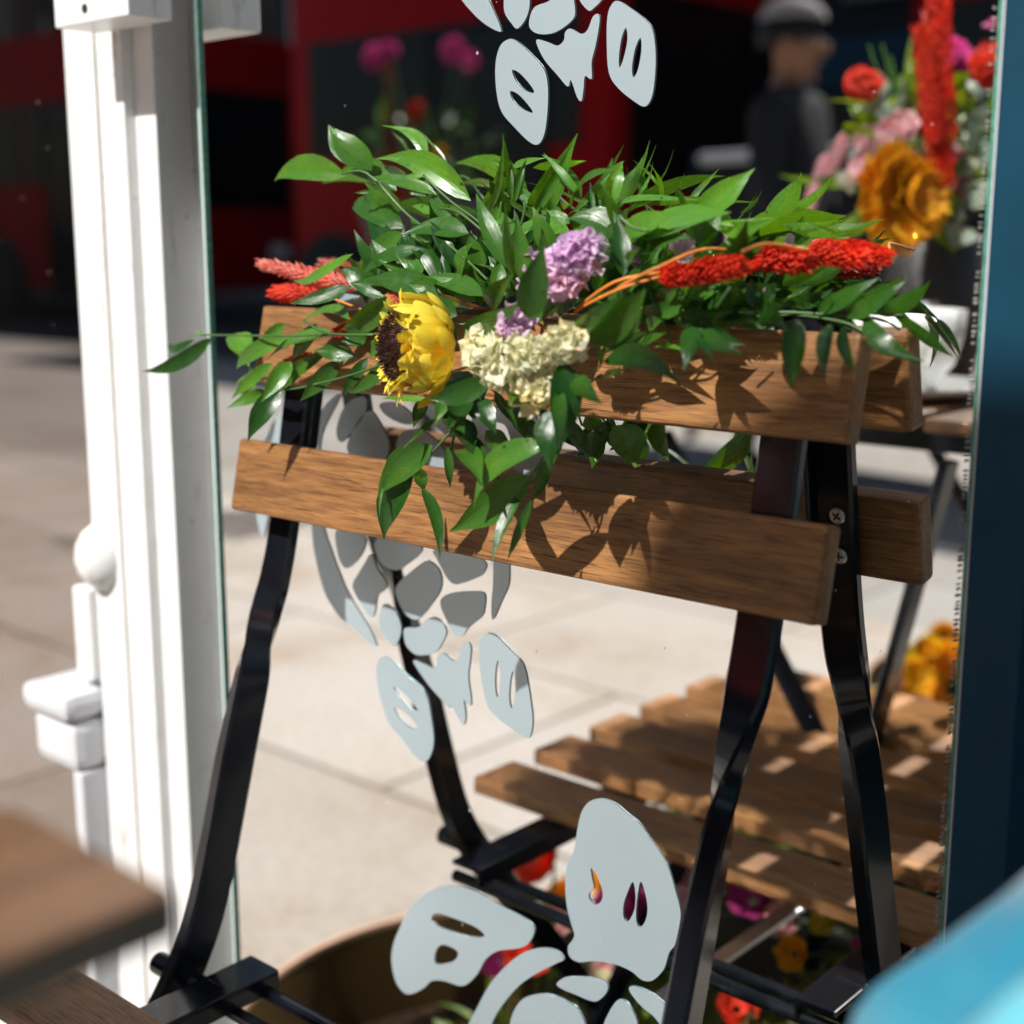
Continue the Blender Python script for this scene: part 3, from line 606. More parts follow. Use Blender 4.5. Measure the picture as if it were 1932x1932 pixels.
spray([
 (A,1285,322,1058,85,150,dict(y0=.512,cv=-.10,tint=.45)), (A,1155,345,755,378,118,dict(y0=.512,cv=.10,tint=.6)),
 (A,1572,268,1342,92,70,dict(y0=.535,cv=.16,tint=.9)), (A,1812,480,1330,262,120,dict(y0=.505,cv=.12,tint=.7,y1=.50)),
 (A,1420,430,1125,335,95,dict(y0=.522,cv=.08,tint=.3)), (A,1632,450,1252,368,95,dict(y0=.500,cv=-.06,tint=.5)),
 (A,1440,535,1250,385,80,dict(y0=.515,tint=.6)), (A,1462,625,1160,505,120,dict(y0=.505,tint=.25,cv=.05)),
 (A,1800,655,1440,665,125,dict(y0=.492,cv=.06,tint=.3)), (A,1845,690,1560,700,90,dict(y0=.498,cv=-.08)),
 (A,1455,650,1210,830,92,dict(y0=.492,tint=.5)), (A,1545,735,1215,880,84,dict(y0=.486,tint=.2)),
 (A,1310,435,1192,440,20,dict(y0=.515,tint=.9)), (A,1640,602,1590,480,70,dict(y0=.52,tint=.6)),
 (A,1790,620,1490,505,66,dict(y0=.54,tint=.95)), (A,1560,350,1420,400,40,dict(y0=.53,tint=.9)),
 (A,1780,980,1520,760,90,dict(y0=.515,tint=.1)), (A,1660,880,1500,740,90,dict(y0=.51,tint=.3)),
], stems=[(A,[(1130,340),(1260,335),(1440,520),(1560,620),(1750,760),(1900,900)],[.512,.515,.518,.515,.51,.505]),
          (A,[(1560,345),(1700,480),(1850,590),(1990,720)],.508)])
spray([
 (A,1640,985,1250,890,130,dict(y0=.485,tint=.22,cv=.04)), (A,1880,985,1510,900,105,dict(y0=.488,tint=.4,cv=.04)),
 (A,1425,980,1170,915,95,dict(y0=.492,tint=.25)), (A,1188,762,892,910,70,dict(y0=.492,tint=.95,cv=-.12)),
 (A,1180,935,850,1022,75,dict(y0=.490,tint=.15,cv=-.06)), (A,1382,985,1110,1175,110,dict(y0=.482,tint=.75,cv=-.05)),
 (A,1172,1112,840,1180,66,dict(y0=.485,cv=.20,tint=.7)), (A,1085,1185,720,1340,105,dict(y0=.478,tint=.7)),
 (A,845,1200,560,1370,80,dict(y0=.482,tint=.8)), (A,580,1180,640,1350,118,dict(y0=.500,tint=1.0,cv=.05)),
 (A,447,1202,70,1382,72,dict(y0=.492,tint=.05,cv=-.10)), (A,350,1215,212,1225,44,dict(y0=.49,tint=.1,cv=-.15)), (A,385,1190,335,1205,60,dict(y0=.49,tint=.9)),
 (A,770,1338,548,1528,62,dict(y0=.480,tint=.7)), (A,862,1330,705,1545,84,dict(y0=.476,tint=.8)),
 (A,808,1480,632,1750,100,dict(y0=.478,tint=.05,cv=.05)), (A,1115,1325,905,1545,84,dict(y0=.480,tint=.25)),
 (A,735,1490,520,1580,58,dict(y0=.482,tint=.75)), (A,1385,1310,1165,1500,72,dict(y0=.478,tint=.3,cv=-.1)), (A,1270,1310,1130,1520,60,dict(y0=.48,tint=.1)),
 (A,1200,1300,985,1275,88,dict(y0=.482,tint=.25)), (A,1260,1200,1120,1230,90,dict(y0=.486,tint=.3)),
 (A,1590,1065,1348,1142,56,dict(y0=.470,tint=.2)), (A,1730,1560,1335,1525,36,dict(y0=.472,tint=1.0,cv=-.06)),
 (A,1910,1470,1590,1530,110,dict(y0=.468,tint=.15)), (A,1860,1420,1600,1510,90,dict(y0=.472,tint=.2)), (A,1740,1090,1580,1010,100,dict(y0=.472,tint=.15)), (A,1740,1200,1600,1110,90,dict(y0=.468,tint=.1)),
 (A,1380,1250,1280,1300,110,dict(y0=.476,tint=.6)), (A,830,1130,690,1250,60,dict(y0=.49,tint=.8)), (A,1000,1130,860,1330,70,dict(y0=.486,tint=.4)), (A,700,1380,560,1480,50,dict(y0=.484,tint=.9)),
 (A,960,1300,760,1500,66,dict(y0=.482,tint=.6)),(A,1060,1270,800,1480,60,dict(y0=.485,tint=.3)),
], stems=[(A,[(385,1190),(560,1192),(800,1195),(1080,1190),(1400,1180),(1800,1130)],[.494,.492,.488,.49,.495,.505]),
          (A,[(800,1480),(930,1465),(1250,1380),(1500,1270)],.488), (A,[(930,1110),(1050,1180),(1300,1190)],.487)])
spray([
 (B_,200,545,337,130,92,dict(y0=.492,tint=.6,cv=.10,y1=.48)), (B_,385,855,198,425,88,dict(y0=.484,tint=.4,cv=-.05)),
 (B_,365,560,262,360,72,dict(y0=.50,tint=.35)), (B_,388,475,384,262,48,dict(y0=.495,tint=.4)), (B_,395,480,466,255,58,dict(y0=.50,tint=.35)),
 (B_,485,560,718,142,130,dict(y0=.512,tint=.75,cv=.05)), (B_,752,468,555,232,92,dict(y0=.505,tint=.7)),
 (B_,440,460,278,265,80,dict(y0=.522,tint=.8,cv=.1)), (B_,390,300,556,248,52,dict(y0=.53,tint=.9,cv=.06)),
 (B_,700,520,935,308,84,dict(y0=.505,tint=.45)), (B_,820,560,798,385,52,dict(y0=.498,tint=.3)), (B_,850,480,915,260,60,dict(y0=.515,tint=.8)),
 (B_,905,490,975,268,100,dict(y0=.508,tint=.75,cv=-.1)), (B_,925,615,858,390,74,dict(y0=.492,tint=.55)),
 (B_,688,640,405,622,112,dict(y0=.498,tint=.85)), (B_,965,690,668,575,140,dict(y0=.478,tint=.25,cv=.12)),
 (B_,975,705,1280,548,140,dict(y0=.482,tint=.8,y1=.47)), (B_,1095,655,1542,542,215,dict(y0=.488,tint=.95,y1=.478,cv=.05,bow=.05)),
 (B_,1365,545,1662,310,125,dict(y0=.50,tint=.85,cv=.06)), (B_,1470,600,1785,562,76,dict(y0=.50,tint=.9,cv=.08)),
 (B_,1300,540,1238,388,36,dict(y0=.505,tint=.6)), (B_,930,500,1400,495,50,dict(y0=.515,tint=.8,cv=.02)),
 (B_,690,600,568,530,56,dict(y0=.485,tint=.6)), (B_,660,530,655,490,40,dict(y0=.485,tint=.9)), (B_,480,1105,560,718,125,dict(y0=.452,tint=.22,cv=-.06,y1=.450)),
 (B_,130,1190,432,1005,150,dict(y0=.474,tint=.2,cv=.08)), (B_,262,1035,400,855,96,dict(y0=.478,tint=.35)),
 (B_,455,930,408,545,80,dict(y0=.480,tint=.55)), (B_,385,865,350,480,50,dict(y0=.476,tint=.5)),
 (B_,745,1190,1092,948,215,dict(y0=.466,tint=.55,cv=.06,y1=.462,bow=.05)), (B_,755,1165,975,975,66,dict(y0=.462,tint=.2)),
 (B_,975,885,935,555,88,dict(y0=.480,tint=.08)), (B_,1000,840,1070,725,60,dict(y0=.49,tint=.4)), (B_,1180,480,1165,465,20,dict(y0=.5)),
 (B_,840,860,905,690,60,dict(y0=.488,tint=.3)), (B_,570,940,640,700,90,dict(y0=.49,tint=.1)), (B_,300,950,330,800,70,dict(y0=.49,tint=.5)),
], stems=[(B_,[(430,620),(455,520),(435,460)],.505), (B_,[(0,520),(100,540),(230,640),(400,800)],.50), (B_,[(950,560),(1020,620),(1100,640)],.49)])
Zi = lambda x, y: (x, y)
spray([
 (Zi,905,415,948,254,28,dict(y0=.478,tint=.55,cv=.10,tilt=.15)), (Zi,968,505,898,372,27,dict(y0=.470,tint=.35,cv=-.06,tilt=.15)),
 (Zi,958,400,908,345,24,dict(y0=.490,tint=.3,tilt=.2)), (Zi,966,385,965,300,17,dict(y0=.484,tint=.35,tilt=.2)), (Zi,970,385,994,297,19,dict(y0=.482,tint=.4,tilt=.2)),
 (Zi,1003,405,1085,258,46,dict(y0=.500,tint=.85,cv=.05,tilt=.1)), (Zi,1096,372,1026,290,34,dict(y0=.494,tint=.7,tilt=.15)),
 (Zi,983,375,928,302,28,dict(y0=.510,tint=.9,cv=.1)), (Zi,1085,400,1162,316,28,dict(y0=.492,tint=.5,tilt=.2)), (Zi,1121,405,1113,343,20,dict(y0=.486,tint=.3)),
 (Zi,1152,384,1177,304,36,dict(y0=.498,tint=.8,cv=-.1,tilt=.15)), (Zi,1157,427,1134,346,26,dict(y0=.480,tint=.6,tilt=.2)), (Zi,990,535,972,398,29,dict(y0=.468,tint=.55,tilt=.15)),
 (Zi,965,516,952,378,18,dict(y0=.464,tint=.45,tilt=.15)), (Zi,1000,520,985,440,24,dict(y0=.480,tint=.2)), (Zi,1290,395,1270,345,14,dict(y0=.49,tint=.6)),
 (Zi,1312,398,1421,317,44,dict(y0=.492,tint=.9,cv=.07,tilt=.15)), (Zi,1352,421,1464,407,28,dict(y0=.492,tint=.95,cv=.08,tilt=.2)),
])
# right-hand spray
spray([
 (B_,880,1280,1115,1178,80,dict(y0=.476,tint=.25)), (B_,1025,1275,1210,1185,80,dict(y0=.474,tint=.5)), (B_,870,1330,1275,1462,96,dict(y0=.466,tint=.15,cv=-.16)),
 (B_,870,1410,1010,1370,40,dict(y0=.476,tint=.3)),
 (B_,1333,1145,1295,1382,100,dict(y0=.470,tint=.12,cv=-.08)), (B_,1265,1100,1505,1085,84,dict(y0=.476,tint=.25,cv=.08)),
 (B_,1340,1125,1622,1240,100,dict(y0=.474,tint=.12,cv=.08)), (B_,1340,1180,1615,1302,86,dict(y0=.470,tint=.18,cv=.04)),
 (B_,1360,1200,1455,1345,46,dict(y0=.464,tint=.1)), (B_,1140,1255,1330,1290,40,dict(y0=.48,tint=.9)), (B_,1100,1140,1200,1105,66,dict(y0=.474,tint=.4)),
 (B_,1690,1100,1830,1170,110,dict(y0=.474,tint=.1,cv=-.1)), (B_,1885,1105,1872,1470,108,dict(y0=.466,tint=.08,cv=.04,y1=.460)),
 (B_,1190,1060,1280,940,90,dict(y0=.492,tint=.6)), (B_,1320,1010,1480,960,90,dict(y0=.492,tint=.7)), (B_,1420,1080,1620,1010,70,dict(y0=.486,tint=.6)),
 (B_,1580,1030,1540,900,70,dict(y0=.49,tint=.6)), (B_,1660,1050,1650,890,66,dict(y0=.478,tint=.1)), (B_,1700,1070,1780,920,70,dict(y0=.484,tint=.1)),
 (B_,1500,1100,1700,1140,70,dict(y0=.49,tint=.6)), (B_,1580,800,1665,665,46,dict(y0=.51,tint=.5)), (B_,1600,800,1750,672,50,dict(y0=.505,tint=.2)), (B_,1540,770,1615,675,36,dict(y0=.512,tint=.4)),
 (B_,1780,730,1835,665,46,dict(y0=.51,tint=.7)),
 (D_,418,1472,668,1388,74,dict(y0=.476,tint=.1,cv=.08)), (D_,588,1500,882,1325,84,dict(y0=.472,tint=.15,cv=.10)),
 (D_,718,1520,1000,1350,80,dict(y0=.470,tint=.15,cv=.08)),
 (D_,812,1530,1102,1738,92,dict(y0=.470,tint=.12,cv=.16)),
 (D_,652,1555,628,1825,66,dict(y0=.466,tint=.12,cv=.06)), (D_,712,1570,780,1802,54,dict(y0=.466,tint=.1,cv=.08)), (D_,500,1540,470,1862,96,dict(y0=.462,tint=.1,cv=.04)),
 (D_,410,1600,290,1560,90,dict(y0=.472,tint=.12)), (D_,280,1370,292,1510,62,dict(y0=.476,tint=.05)), (D_,350,1370,346,1480,62,dict(y0=.476,tint=.05)),
 (D_,420,1365,655,1268,66,dict(y0=.482,tint=.35)), (D_,200,1460,215,1350,60,dict(y0=.488,tint=.8)), (D_,290,1510,120,1540,70,dict(y0=.478,tint=.6)), (D_,640,1530,810,1610,60,dict(y0=.480,tint=.1)),
 (D_,300,1500,520,1440,60,dict(y0=.488,tint=.5)), (D_,460,1560,650,1600,66,dict(y0=.484,tint=.1)), (D_,380,1230,442,1130,40,dict(y0=.50,tint=.6)),
], stems=[(D_,[(60,1500),(250,1505),(420,1500),(620,1510),(860,1528)],[.52,.53,.535,.54,.54]), (D_,[(300,1520),(500,1515),(720,1550),(820,1600)],.538),
          (B_,[(1000,830),(1110,960),(1200,1150),(1230,1260)],.508), (B_,[(1330,1160),(1290,1060),(1240,980)],.51), (D_,[(100,1480),(170,1380)],.488)])
# sprays hanging in front of the lower slat
spray([
 (C_,1022,380,775,620,112,dict(y0=.462,tint=.35,cv=.08,y1=.452,tilt=.2)), (C_,930,532,790,835,115,dict(y0=.460,tint=.05,cv=.08,y1=.458,tilt=.3)),
 (C_,948,490,985,600,50,dict(y0=.458,tint=.7)), (C_,972,585,1058,930,52,dict(y0=.458,tint=.1,cv=-.05)),
 (C_,1100,245,1215,440,118,dict(y0=.470,tint=.03)), (C_,1170,400,1262,575,92,dict(y0=.458,tint=.4,tilt=.1)), (C_,1190,330,1290,560,70,dict(y0=.466,tint=.08)),
 (C_,1580,372,1212,685,104,dict(y0=.458,tint=.6,cv=.12,y1=.448)), (C_,1495,528,1108,795,122,dict(y0=.462,tint=.5,cv=-.03,y1=.455)),
 (C_,1572,440,1495,660,56,dict(y0=.468,tint=.3)), (C_,1450,615,1308,955,46,dict(y0=.462,tint=.2,cv=.05)), (C_,1500,640,1385,930,34,dict(y0=.462,tint=.2)),
 (C_,1090,120,1033,288,52,dict(y0=.462,tint=.5)), (C_,1305,70,1005,160,84,dict(y0=.452,tint=.1,cv=-.05)), (C_,1290,110,1190,230,110,dict(y0=.478,tint=.03)),
 (C_,1300,110,1437,322,30,dict(y0=.462,tint=.2)), (C_,1320,130,1400,270,30,dict(y0=.465,tint=.1)), (C_,1095,390,1108,590,34,dict(y0=.466,tint=.4)),
 (C_,1160,215,1060,245,50,dict(y0=.470,tint=.1)), (C_,1210,190,1260,260,60,dict(y0=.470,tint=.5)), (C_,1035,255,880,400,20,dict(y0=.468,tint=.2)),
 (C_,840,420,768,728,24,dict(y0=.466,tint=.4,cv=.06)),
 (B_,655,1325,632,1808,128,dict(y0=.455,tint=.03,cv=-.03,y1=.450)), (B_,690,1560,592,1905,142,dict(y0=.462,tint=.02,cv=.12)), (B_,640,1480,630,1800,60,dict(y0=.452,tint=.35)),
 (B_,705,1385,738,1572,84,dict(y0=.456,tint=.7)), (B_,735,1405,870,1562,84,dict(y0=.458,tint=.4,cv=.14,tilt=.15)), (B_,500,1500,380,1560,60,dict(y0=.46,tint=.4)),
 (B_,400,1460,370,1560,50,dict(y0=.46,tint=.5)), (B_,850,1360,835,1240,40,dict(y0=.47,tint=.1)),
], stems=[(C_,[(1210,200),(1090,340),(1020,420),(930,532)],[.475,.466,.462,.460]), (C_,[(1590,120),(1600,330),(1560,430),(1480,560)],[.47,.468,.464,.462]),
          (C_,[(1250,120),(1200,210),(1130,330),(1100,480)],.47), (B_,[(730,1510),(800,1440),(860,1400)],.468)])
spray([
 (C_,1175,120,1100,300,96,dict(y0=.468,tint=.05)), (C_,1230,160,1330,330,80,dict(y0=.472,tint=.03)), (C_,1120,190,1180,330,90,dict(y0=.466,tint=.1)),
 (C_,1560,60,1540,260,90,dict(y0=.470,tint=.05)), (C_,1420,200,1480,360,60,dict(y0=.478,tint=.1)), (C_,980,170,930,300,50,dict(y0=.470,tint=.2)), (C_,1640,130,1660,330,70,dict(y0=.480,tint=.1)),
 (B_,560,1000,700,900,90,dict(y0=.484,tint=.05)), (B_,620,1050,760,1000,80,dict(y0=.480,tint=.08)), (B_,600,900,700,760,90,dict(y0=.500,tint=.1)), (B_,700,850,860,760,90,dict(y0=.49,tint=.2)),
])
# inner and rear foliage that fills the spray and shows in the mirror
random.seed(23)
for g in range(4):
    mb = MB(); sm = MB(); c0 = (820 + g * 140, 560 + random.uniform(-20, 10))
    for k in range(44):
        an = random.uniform(0, 2 * math.pi); r = random.uniform(.0, 1)
        px = c0[0] + math.cos(an) * 190 * r; py = 540 - math.sin(an) * (110 if math.sin(an) > 0 else 70) * r + (px - 1000) * .05
        if px < 830: py = max(py, 520)
        da = math.atan2(py - 640, (px - 980) * .6) + random.uniform(-.9, .9); ln = random.uniform(60, 130)
        y0 = random.uniform(.505, .540); Bp = at(px, py, y0); Tp = at(px + math.cos(da) * ln, min(py + math.sin(da) * ln, 690), min(y0 + random.uniform(-.02, .02), .547))
        mb.leaf(Bp, Tp, random.uniform(.006, .0125), viewn(Bp, .8), random.uniform(.02, .12), random.uniform(-.1, .1), .3, random.random() * .7)
    mb.build('leaf_spray', M['leaf'], fa, True)
mb = MB(); sm = MB()
for px, py, tx, ty, w in ((1120, 800, 1108, 868, .013), (1150, 780, 1190, 860, .010), (1205, 800, 1180, 872, .012), (1240, 790, 1262, 870, .018), (1225, 785, 1150, 850, .010), (1180, 790, 1210, 800, .012),
                          (560, 690, 520, 740, .012), (700, 680, 720, 740, .010), (1000, 800, 1020, 860, .014), (1060, 780, 1100, 850, .012), (1400, 640, 1440, 600, .012), (1300, 620, 1350, 590, .012)):
    def rr(a, b, V): v = ray(a, b); v = CAM + v * (V / v.y); return Vector((v.x, -v.y, v.z))
    mb.leaf(rr(px, py, .572), rr(tx, ty, .568), w, (rv(.6) + Vector((0, 1, .2))).normalized(), .06, random.uniform(-.1, .1), .3, random.random())
    sm.tube([rr(px, py, .572), rr((px + 1180) / 2, (py + 700) / 2, .575), rr(1180, 700, .58)], .0006, 6) if 1100 < px < 1260 else None
o = mb.build('leaf_spray', M['leaf'], fa, True); sm.build('stem', M['stem'], o, True)

def floret(mb, c, n, r, tint):
    n = n.normalized(); a = n.cross(Vector((.31, .2, .9))).normalized(); b = n.cross(a); vs = [c - n * r * .9]; fs = []; K = 15
    ph = random.uniform(0, 6)
    for ring, (rr_, hh) in enumerate(((.25, -.35), (.62, .02), (1.0, .12))):
        for k in range(K):
            an = 2 * math.pi * k / K; lob = 1 + .10 * math.sin(5 * an + ph) + random.uniform(-.09, .09)
            ruf = (random.uniform(-.26, .26) + .12 * math.sin(7 * an + ph)) * rr_
            vs.append(c + (a * math.cos(an) + b * math.sin(an)) * r * rr_ * lob + n * r * (hh + ruf * (ring == 2) + ruf * .3))
    for k in range(K): fs.append((0, 1 + k, 1 + (k + 1) % K))
    for q in range(2):
        for k in range(K): o = 1 + q * K; fs.append((o + k, o + (k + 1) % K, o + K + (k + 1) % K, o + K + k))
    mb.add(vs, fs, tint, [(random.random(), random.random())] * len(vs))
def statice(name, mat, blobs, nfl, r, label, seed):
    random.seed(seed); mb = MB(); gm = MB()
    for (px, py, y, rx, ry) in blobs:
        c = at(px, py, y); k_ = (c - CAM).dot(FW) / FPX
        n_ = int(nfl * rx * ry / 2200) + 3
        for i in range(n_):
            th = 2.399 * i; zz = 1 - 1.25 * (i + .5) / n_; q = math.sqrt(max(0, 1 - zz * zz))
            # dome facing the viewer
            v = (CAM - c).normalized(); side = RX; up = v.cross(side)
            d = (v * zz + (side * math.cos(th) + up * math.sin(th)) * q); d += rv(.22)
            p = c + side * d.dot(side) * rx * k_ + up * d.dot(up) * ry * k_ + v * d.dot(v) * min(rx, ry) * k_ * .8
            floret(mb, p, d + rv(.35) + Vector((0, 0, .1)), r * random.uniform(.75, 1.2), random.random())
            gm.tube([c, p - d.normalized() * r * .8], .0006, 4)
    o = mb.build(name, mat, fa, False); gm.build('flower_stalks', M['stem'], o); o['label'] = label
statice('statice_cluster', M['lilac'], [(1100, 476, .474, 34, 30), (1068, 500, .472, 38, 32), (1058, 530, .470, 30, 20), (1012, 522, .486, 20, 34)], 34, .0058, 'lilac papery flower cluster above the cream ones', 5)
statice('statice_cluster', M['lilac'], [(970, 612, .462, 18, 28)], 44, .0058, 'small lilac flower cluster just above the cream flowers', 6)
statice('statice_cluster', M['lilac'], [(1290, 468, .510, 14, 14), (1190, 480, .505, 14, 14)], 30, .004, 'lilac florets behind the large bright leaf', 7)
statice('statice_cluster', M['cream'], [(932, 680, .458, 46, 34), (975, 690, .455, 60, 40), (1010, 730, .460, 34, 34), (905, 655, .462, 24, 20)], 24, .0064, 'big cream papery flower cluster beside the yellow flower', 8)
statice('statice_cluster', M['cream'], [(1066, 648, .456, 34, 28)], 28, .0060, 'small cream flower cluster right of the big one', 9)

# yellow flower, seen from the side, facing left
random.seed(31)
yf = at(842, 655, .470); axis = (-RX * .93 + (CAM - yf).normalized() * .32 + Vector((0, 0, .02))).normalized()
yr = yf - axis * .0
a1 = axis.cross(Vector((0, 0, 1))).normalized(); a2 = axis.cross(a1).normalized()
def gerbera(root, c, axis, a1, a2, R, mat, n1=17, n2=15, name='petals', cup_=.55, wf=.40):
    mb = MB()
    for row, (n_, rr_, cu) in enumerate(((n1, 1.0, cup_), (n2, .84, cup_ + .35))):
        for k in range(n_):
            an = 2 * math.pi * (k + .5 * row + random.uniform(-.15, .15)) / n_
            rd = a1 * math.cos(an) + a2 * math.sin(an); ln = R * rr_ * random.uniform(.88, 1.06)
            B = c + rd * R * .16; T = c + rd * ln * math.cos(cu) + axis * ln * math.sin(cu) * random.uniform(.75, 1.1)
            mb.leaf(B, T, R * wf, (axis * math.cos(cu) - rd * math.sin(cu)), -.14, random.uniform(-.04, .04), .25, random.random(), 9, 1, random.uniform(-.2, .2))
    return mb.build(name, mat, root, True)
mb = MB(); Rg = .037
for row, (n_, fl, al, w_) in enumerate(((13, .62, .54, .34), (15, .48, .72, .32), (11, .74, .34, .32))):
    for k in range(n_):
        an = 2 * math.pi * (k + .5 * row + random.uniform(-.18, .18)) / n_; rd = a1 * math.cos(an) + a2 * math.sin(an); q = random.uniform(.88, 1.1)
        Bp = yf + rd * .006; Tp = yf + rd * Rg * fl * q + axis * Rg * al * q
        mb.leaf(Bp, Tp, Rg * w_, (axis * .75 - rd * .65), -.22, random.uniform(-.05, .05), .35, random.random(), 10, 1, random.uniform(-.25, .25))
pc = mb.build('petals', M['yellow'], fa, True)
pc['label'] = 'yellow flower petals, seen from the side'
mb = MB(); cc = yf + axis * .0245
for i in range(420):
    th = 2.399 * i; q = math.sqrt((i + .5) / 420); rd = a1 * math.cos(th) + a2 * math.sin(th)
    p = cc + rd * q * .0150 + axis * (.0065 * (1 - q * q)); d = (axis + rd * q * .7 + rv(.35)).normalized(); l = random.uniform(.0018, .0036)
    s_ = d.cross(rv(1)).normalized() * .00045; mb.add([p - s_, p + s_, p + d * l + s_ * .4, p + d * l - s_ * .4], [(0, 1, 2, 3)]); s_ = d.cross(s_); mb.add([p - s_, p + s_, p + d * l], [(0, 1, 2)])
mb.lathe((0, 0, 0), [(.0001, .006), (.008, .004), (.012, -.002), (.012, -.008), (.004, -.016)], 24)
for i in range(len(mb.v) - 24 * 5, len(mb.v)):
    v = Vector(mb.v[i]); mb.v[i] = tuple(cc + a1 * v.x + a2 * v.y + axis * v.z)
dk = mb.build('flower_disc', M['disc'], fa); dk['label'] = 'dark brown flower centre facing left'
mb = MB(); random.seed(4)
for i in range(70):   # crumpled small inner petals at the lower edge
    an = random.uniform(0, 6.283); rd = a1 * math.cos(an) + a2 * math.sin(an); p = cc + rd * random.uniform(.014, .018) - axis * .004
    mb.leaf(p, p + (rd * .7 + axis * random.uniform(.2, 1) + rv(.3)).normalized() * random.uniform(.006, .011), .004, axis, .1, 0, .2, random.random(), 4, 1)
mb.build('inner_petals', M['yellow'], fa, True)

# scarlet seed heads
def seedhead(root, P, d, ln, r, mat, label=None, name='seed_head', dens=1.):
    mb = MB(); d = d.normalized(); a = d.cross(Vector((.2, .1, .97))).normalized(); b = d.cross(a); n_ = int(165 * dens)
    for i in range(n_):
        t = (i + .5) / n_; th = 2.399 * i; prof = (math.sin(math.pi * (t * .86 + .10)) ** .6) * (1 - .28 * t)
        rd = a * math.cos(th) + b * math.sin(th); p = P + d * ln * t + rd * r * prof * .55
        tip = p + (rd * .8 + d * 1.0 + rv(.3)).normalized() * r * random.uniform(.75, 1.15)
        mb.leaf(p, tip, r * .42, rd, .12, 0, .5, random.random() * (.5 + .5 * t), 3)
    core = []; 
    mb.tube([P + d * ln * t for t in (0, .2, .5, .8, .96)], [r * .3, r * .5, r * .52, r * .4, r * .1], 10)
    o = mb.build(name, mat, root, False)
    if label: o['label'] = label
    return o
random.seed(17)
def sh(px0, py0, px1, py1, y, w, mat=None, label=None, y2=None, dens=1.):
    P = at(px0, py0, y); T = at(px1, py1, y if y2 is None else y2); T = P + (T - P) * .93; k_ = (P - CAM).dot(FW) / FPX
    return seedhead(fa, P, T - P, (T - P).length, w * k_ * .50, mat or M['red'], label, dens=dens)
sh(1244, 522, 1326, 516, .490, 46, label='left one of the red bristly seed heads at the right')
sh(1308, 514, 1400, 502, .494, 50)
sh(1418, 484, 1528, 494, .534, 54, label='dark red bristly seed head, second from the right')
sh(1526, 470, 1634, 488, .543, 48, label='outermost red bristly seed head at the right')
sh(1402, 508, 1440, 496, .52, 22)
sh(612, 552, 512, 553, .532, 38, label='scarlet seed head lying behind the chair back at the left')
sh(680, 540, 480, 495, .530, 34, M['coral'], 'coral plume at the far left', dens=1.6)
sh(740, 490, 880, 520, .540, 34, M['coral'], 'coral plume behind the leaves')
sh(702, 605, 636, 628, .520, 34); sh(588, 672, 530, 692, .505, 26); sh(776, 560, 735, 562, .50, 26, M['coral'])
for pts in ([(1085, 588), (1180, 535), (1245, 503), (1330, 470), (1420, 478)], [(1085, 586), (1170, 545), (1246, 522)], [(1400, 475), (1450, 460), (1526, 472)], [(1090, 580), (1160, 532), (1246, 514)], [(640, 612), (700, 592), (760, 600)], [(600, 552), (700, 590), (780, 610)]):
    sm = MB(); stem(sm, lambda x, y: (x, y), pts, [.478] * (len(pts) - 2) + [.50, .518] if pts[-1][0] > 1400 else [.476] * (len(pts) - 1) + [.486] if pts[0][0] > 900 else .512, .0007); sm.build('dyed_stem', M['orangestem'], fa, True)

# ---------------------------------------------------------------- bouquet on the table (seen in the mirror)
pot = thing('flower_vase', Vector((-.62, -.80, TZ)), 'dark vase on the cafe table holding a bright mixed bouquet', 'vase')
pb = W(-.585, -.165, 0); pb.z = TZ; pot.location = pb
m = MB(); m.lathe(pb, [(.0001, 0), (.040, 0), (.043, .01), (.050, .13), (.047, .132), (.042, .02), (.0001, .018)], 36); m.build('vase_body', M['potdark'], pot, True)
top = pb + Vector((0, 0, .12))
bq = thing('bouquet', top, 'bright mixed bouquet with red plumes and an orange flower in the dark vase', 'flowers')
random.seed(41)
def am(px, py, d): return atm(px, py, d)
def gl(mb, px, py, tx, ty, d, w, tint=None):
    mb.leaf(am(px, py, d), am(tx, ty, d + random.uniform(-.05, .05)), w, (rv(.7) + Vector((0, .8, .4))).normalized(), .08, random.uniform(-.1, .1), .25, random.random() if tint is None else tint)
mb = MB(); gm = MB()
for px, py, tx, ty, w in ((1690, 230, 1555, 190, .016), (1700, 260, 1600, 200, .016), (1660, 330, 1470, 330, .012), (1690, 380, 1560, 470, .014), (1650, 420, 1600, 460, .02), (1720, 200, 1710, 90, .010), (1730, 230, 1722, 60, .008),
                          (1800, 230, 1830, 130, .02), (1850, 250, 1840, 150, .02), (1880, 260, 1870, 160, .016), (1700, 300, 1610, 250, .02), (1760, 430, 1800, 480, .02), (1720, 470, 1690, 490, .014)): gl(mb, px, py, tx, ty, 1.28, w)
for k in range(110):
    px = random.gauss(1760, 75); py = random.gauss(320, 80); gl(mb, px, py, px + random.uniform(-60, 60), py - random.uniform(-30, 60), random.uniform(1.25, 1.38), random.uniform(.008, .018))
mb.build('foliage', M['limeleaf'], bq, True)
mb = MB()
for px, py in ((1830, 215), (1845, 260), (1820, 300), (1840, 345), (1860, 390), (1815, 390), (1870, 310), (1830, 430), (1680, 160), (1700, 175), (1665, 185), (1850, 190), (1800, 340), (1640, 300), (1600, 320)):
    gl(mb, px, py, px + random.uniform(-40, 40), py + random.uniform(-50, 50), 1.25, .030)
mb.build('grey_foliage', M['greyleaf'], bq, True)
def vseed(px0, py0, px1, py1, d, w, mat, label=None, dens=1., name='seed_head'):
    P = am(px0, py0, d); T = am(px1, py1, d); return seedhead(bq, P, T - P, (T - P).length, w * d / FPX * .6, mat, label, name, dens)
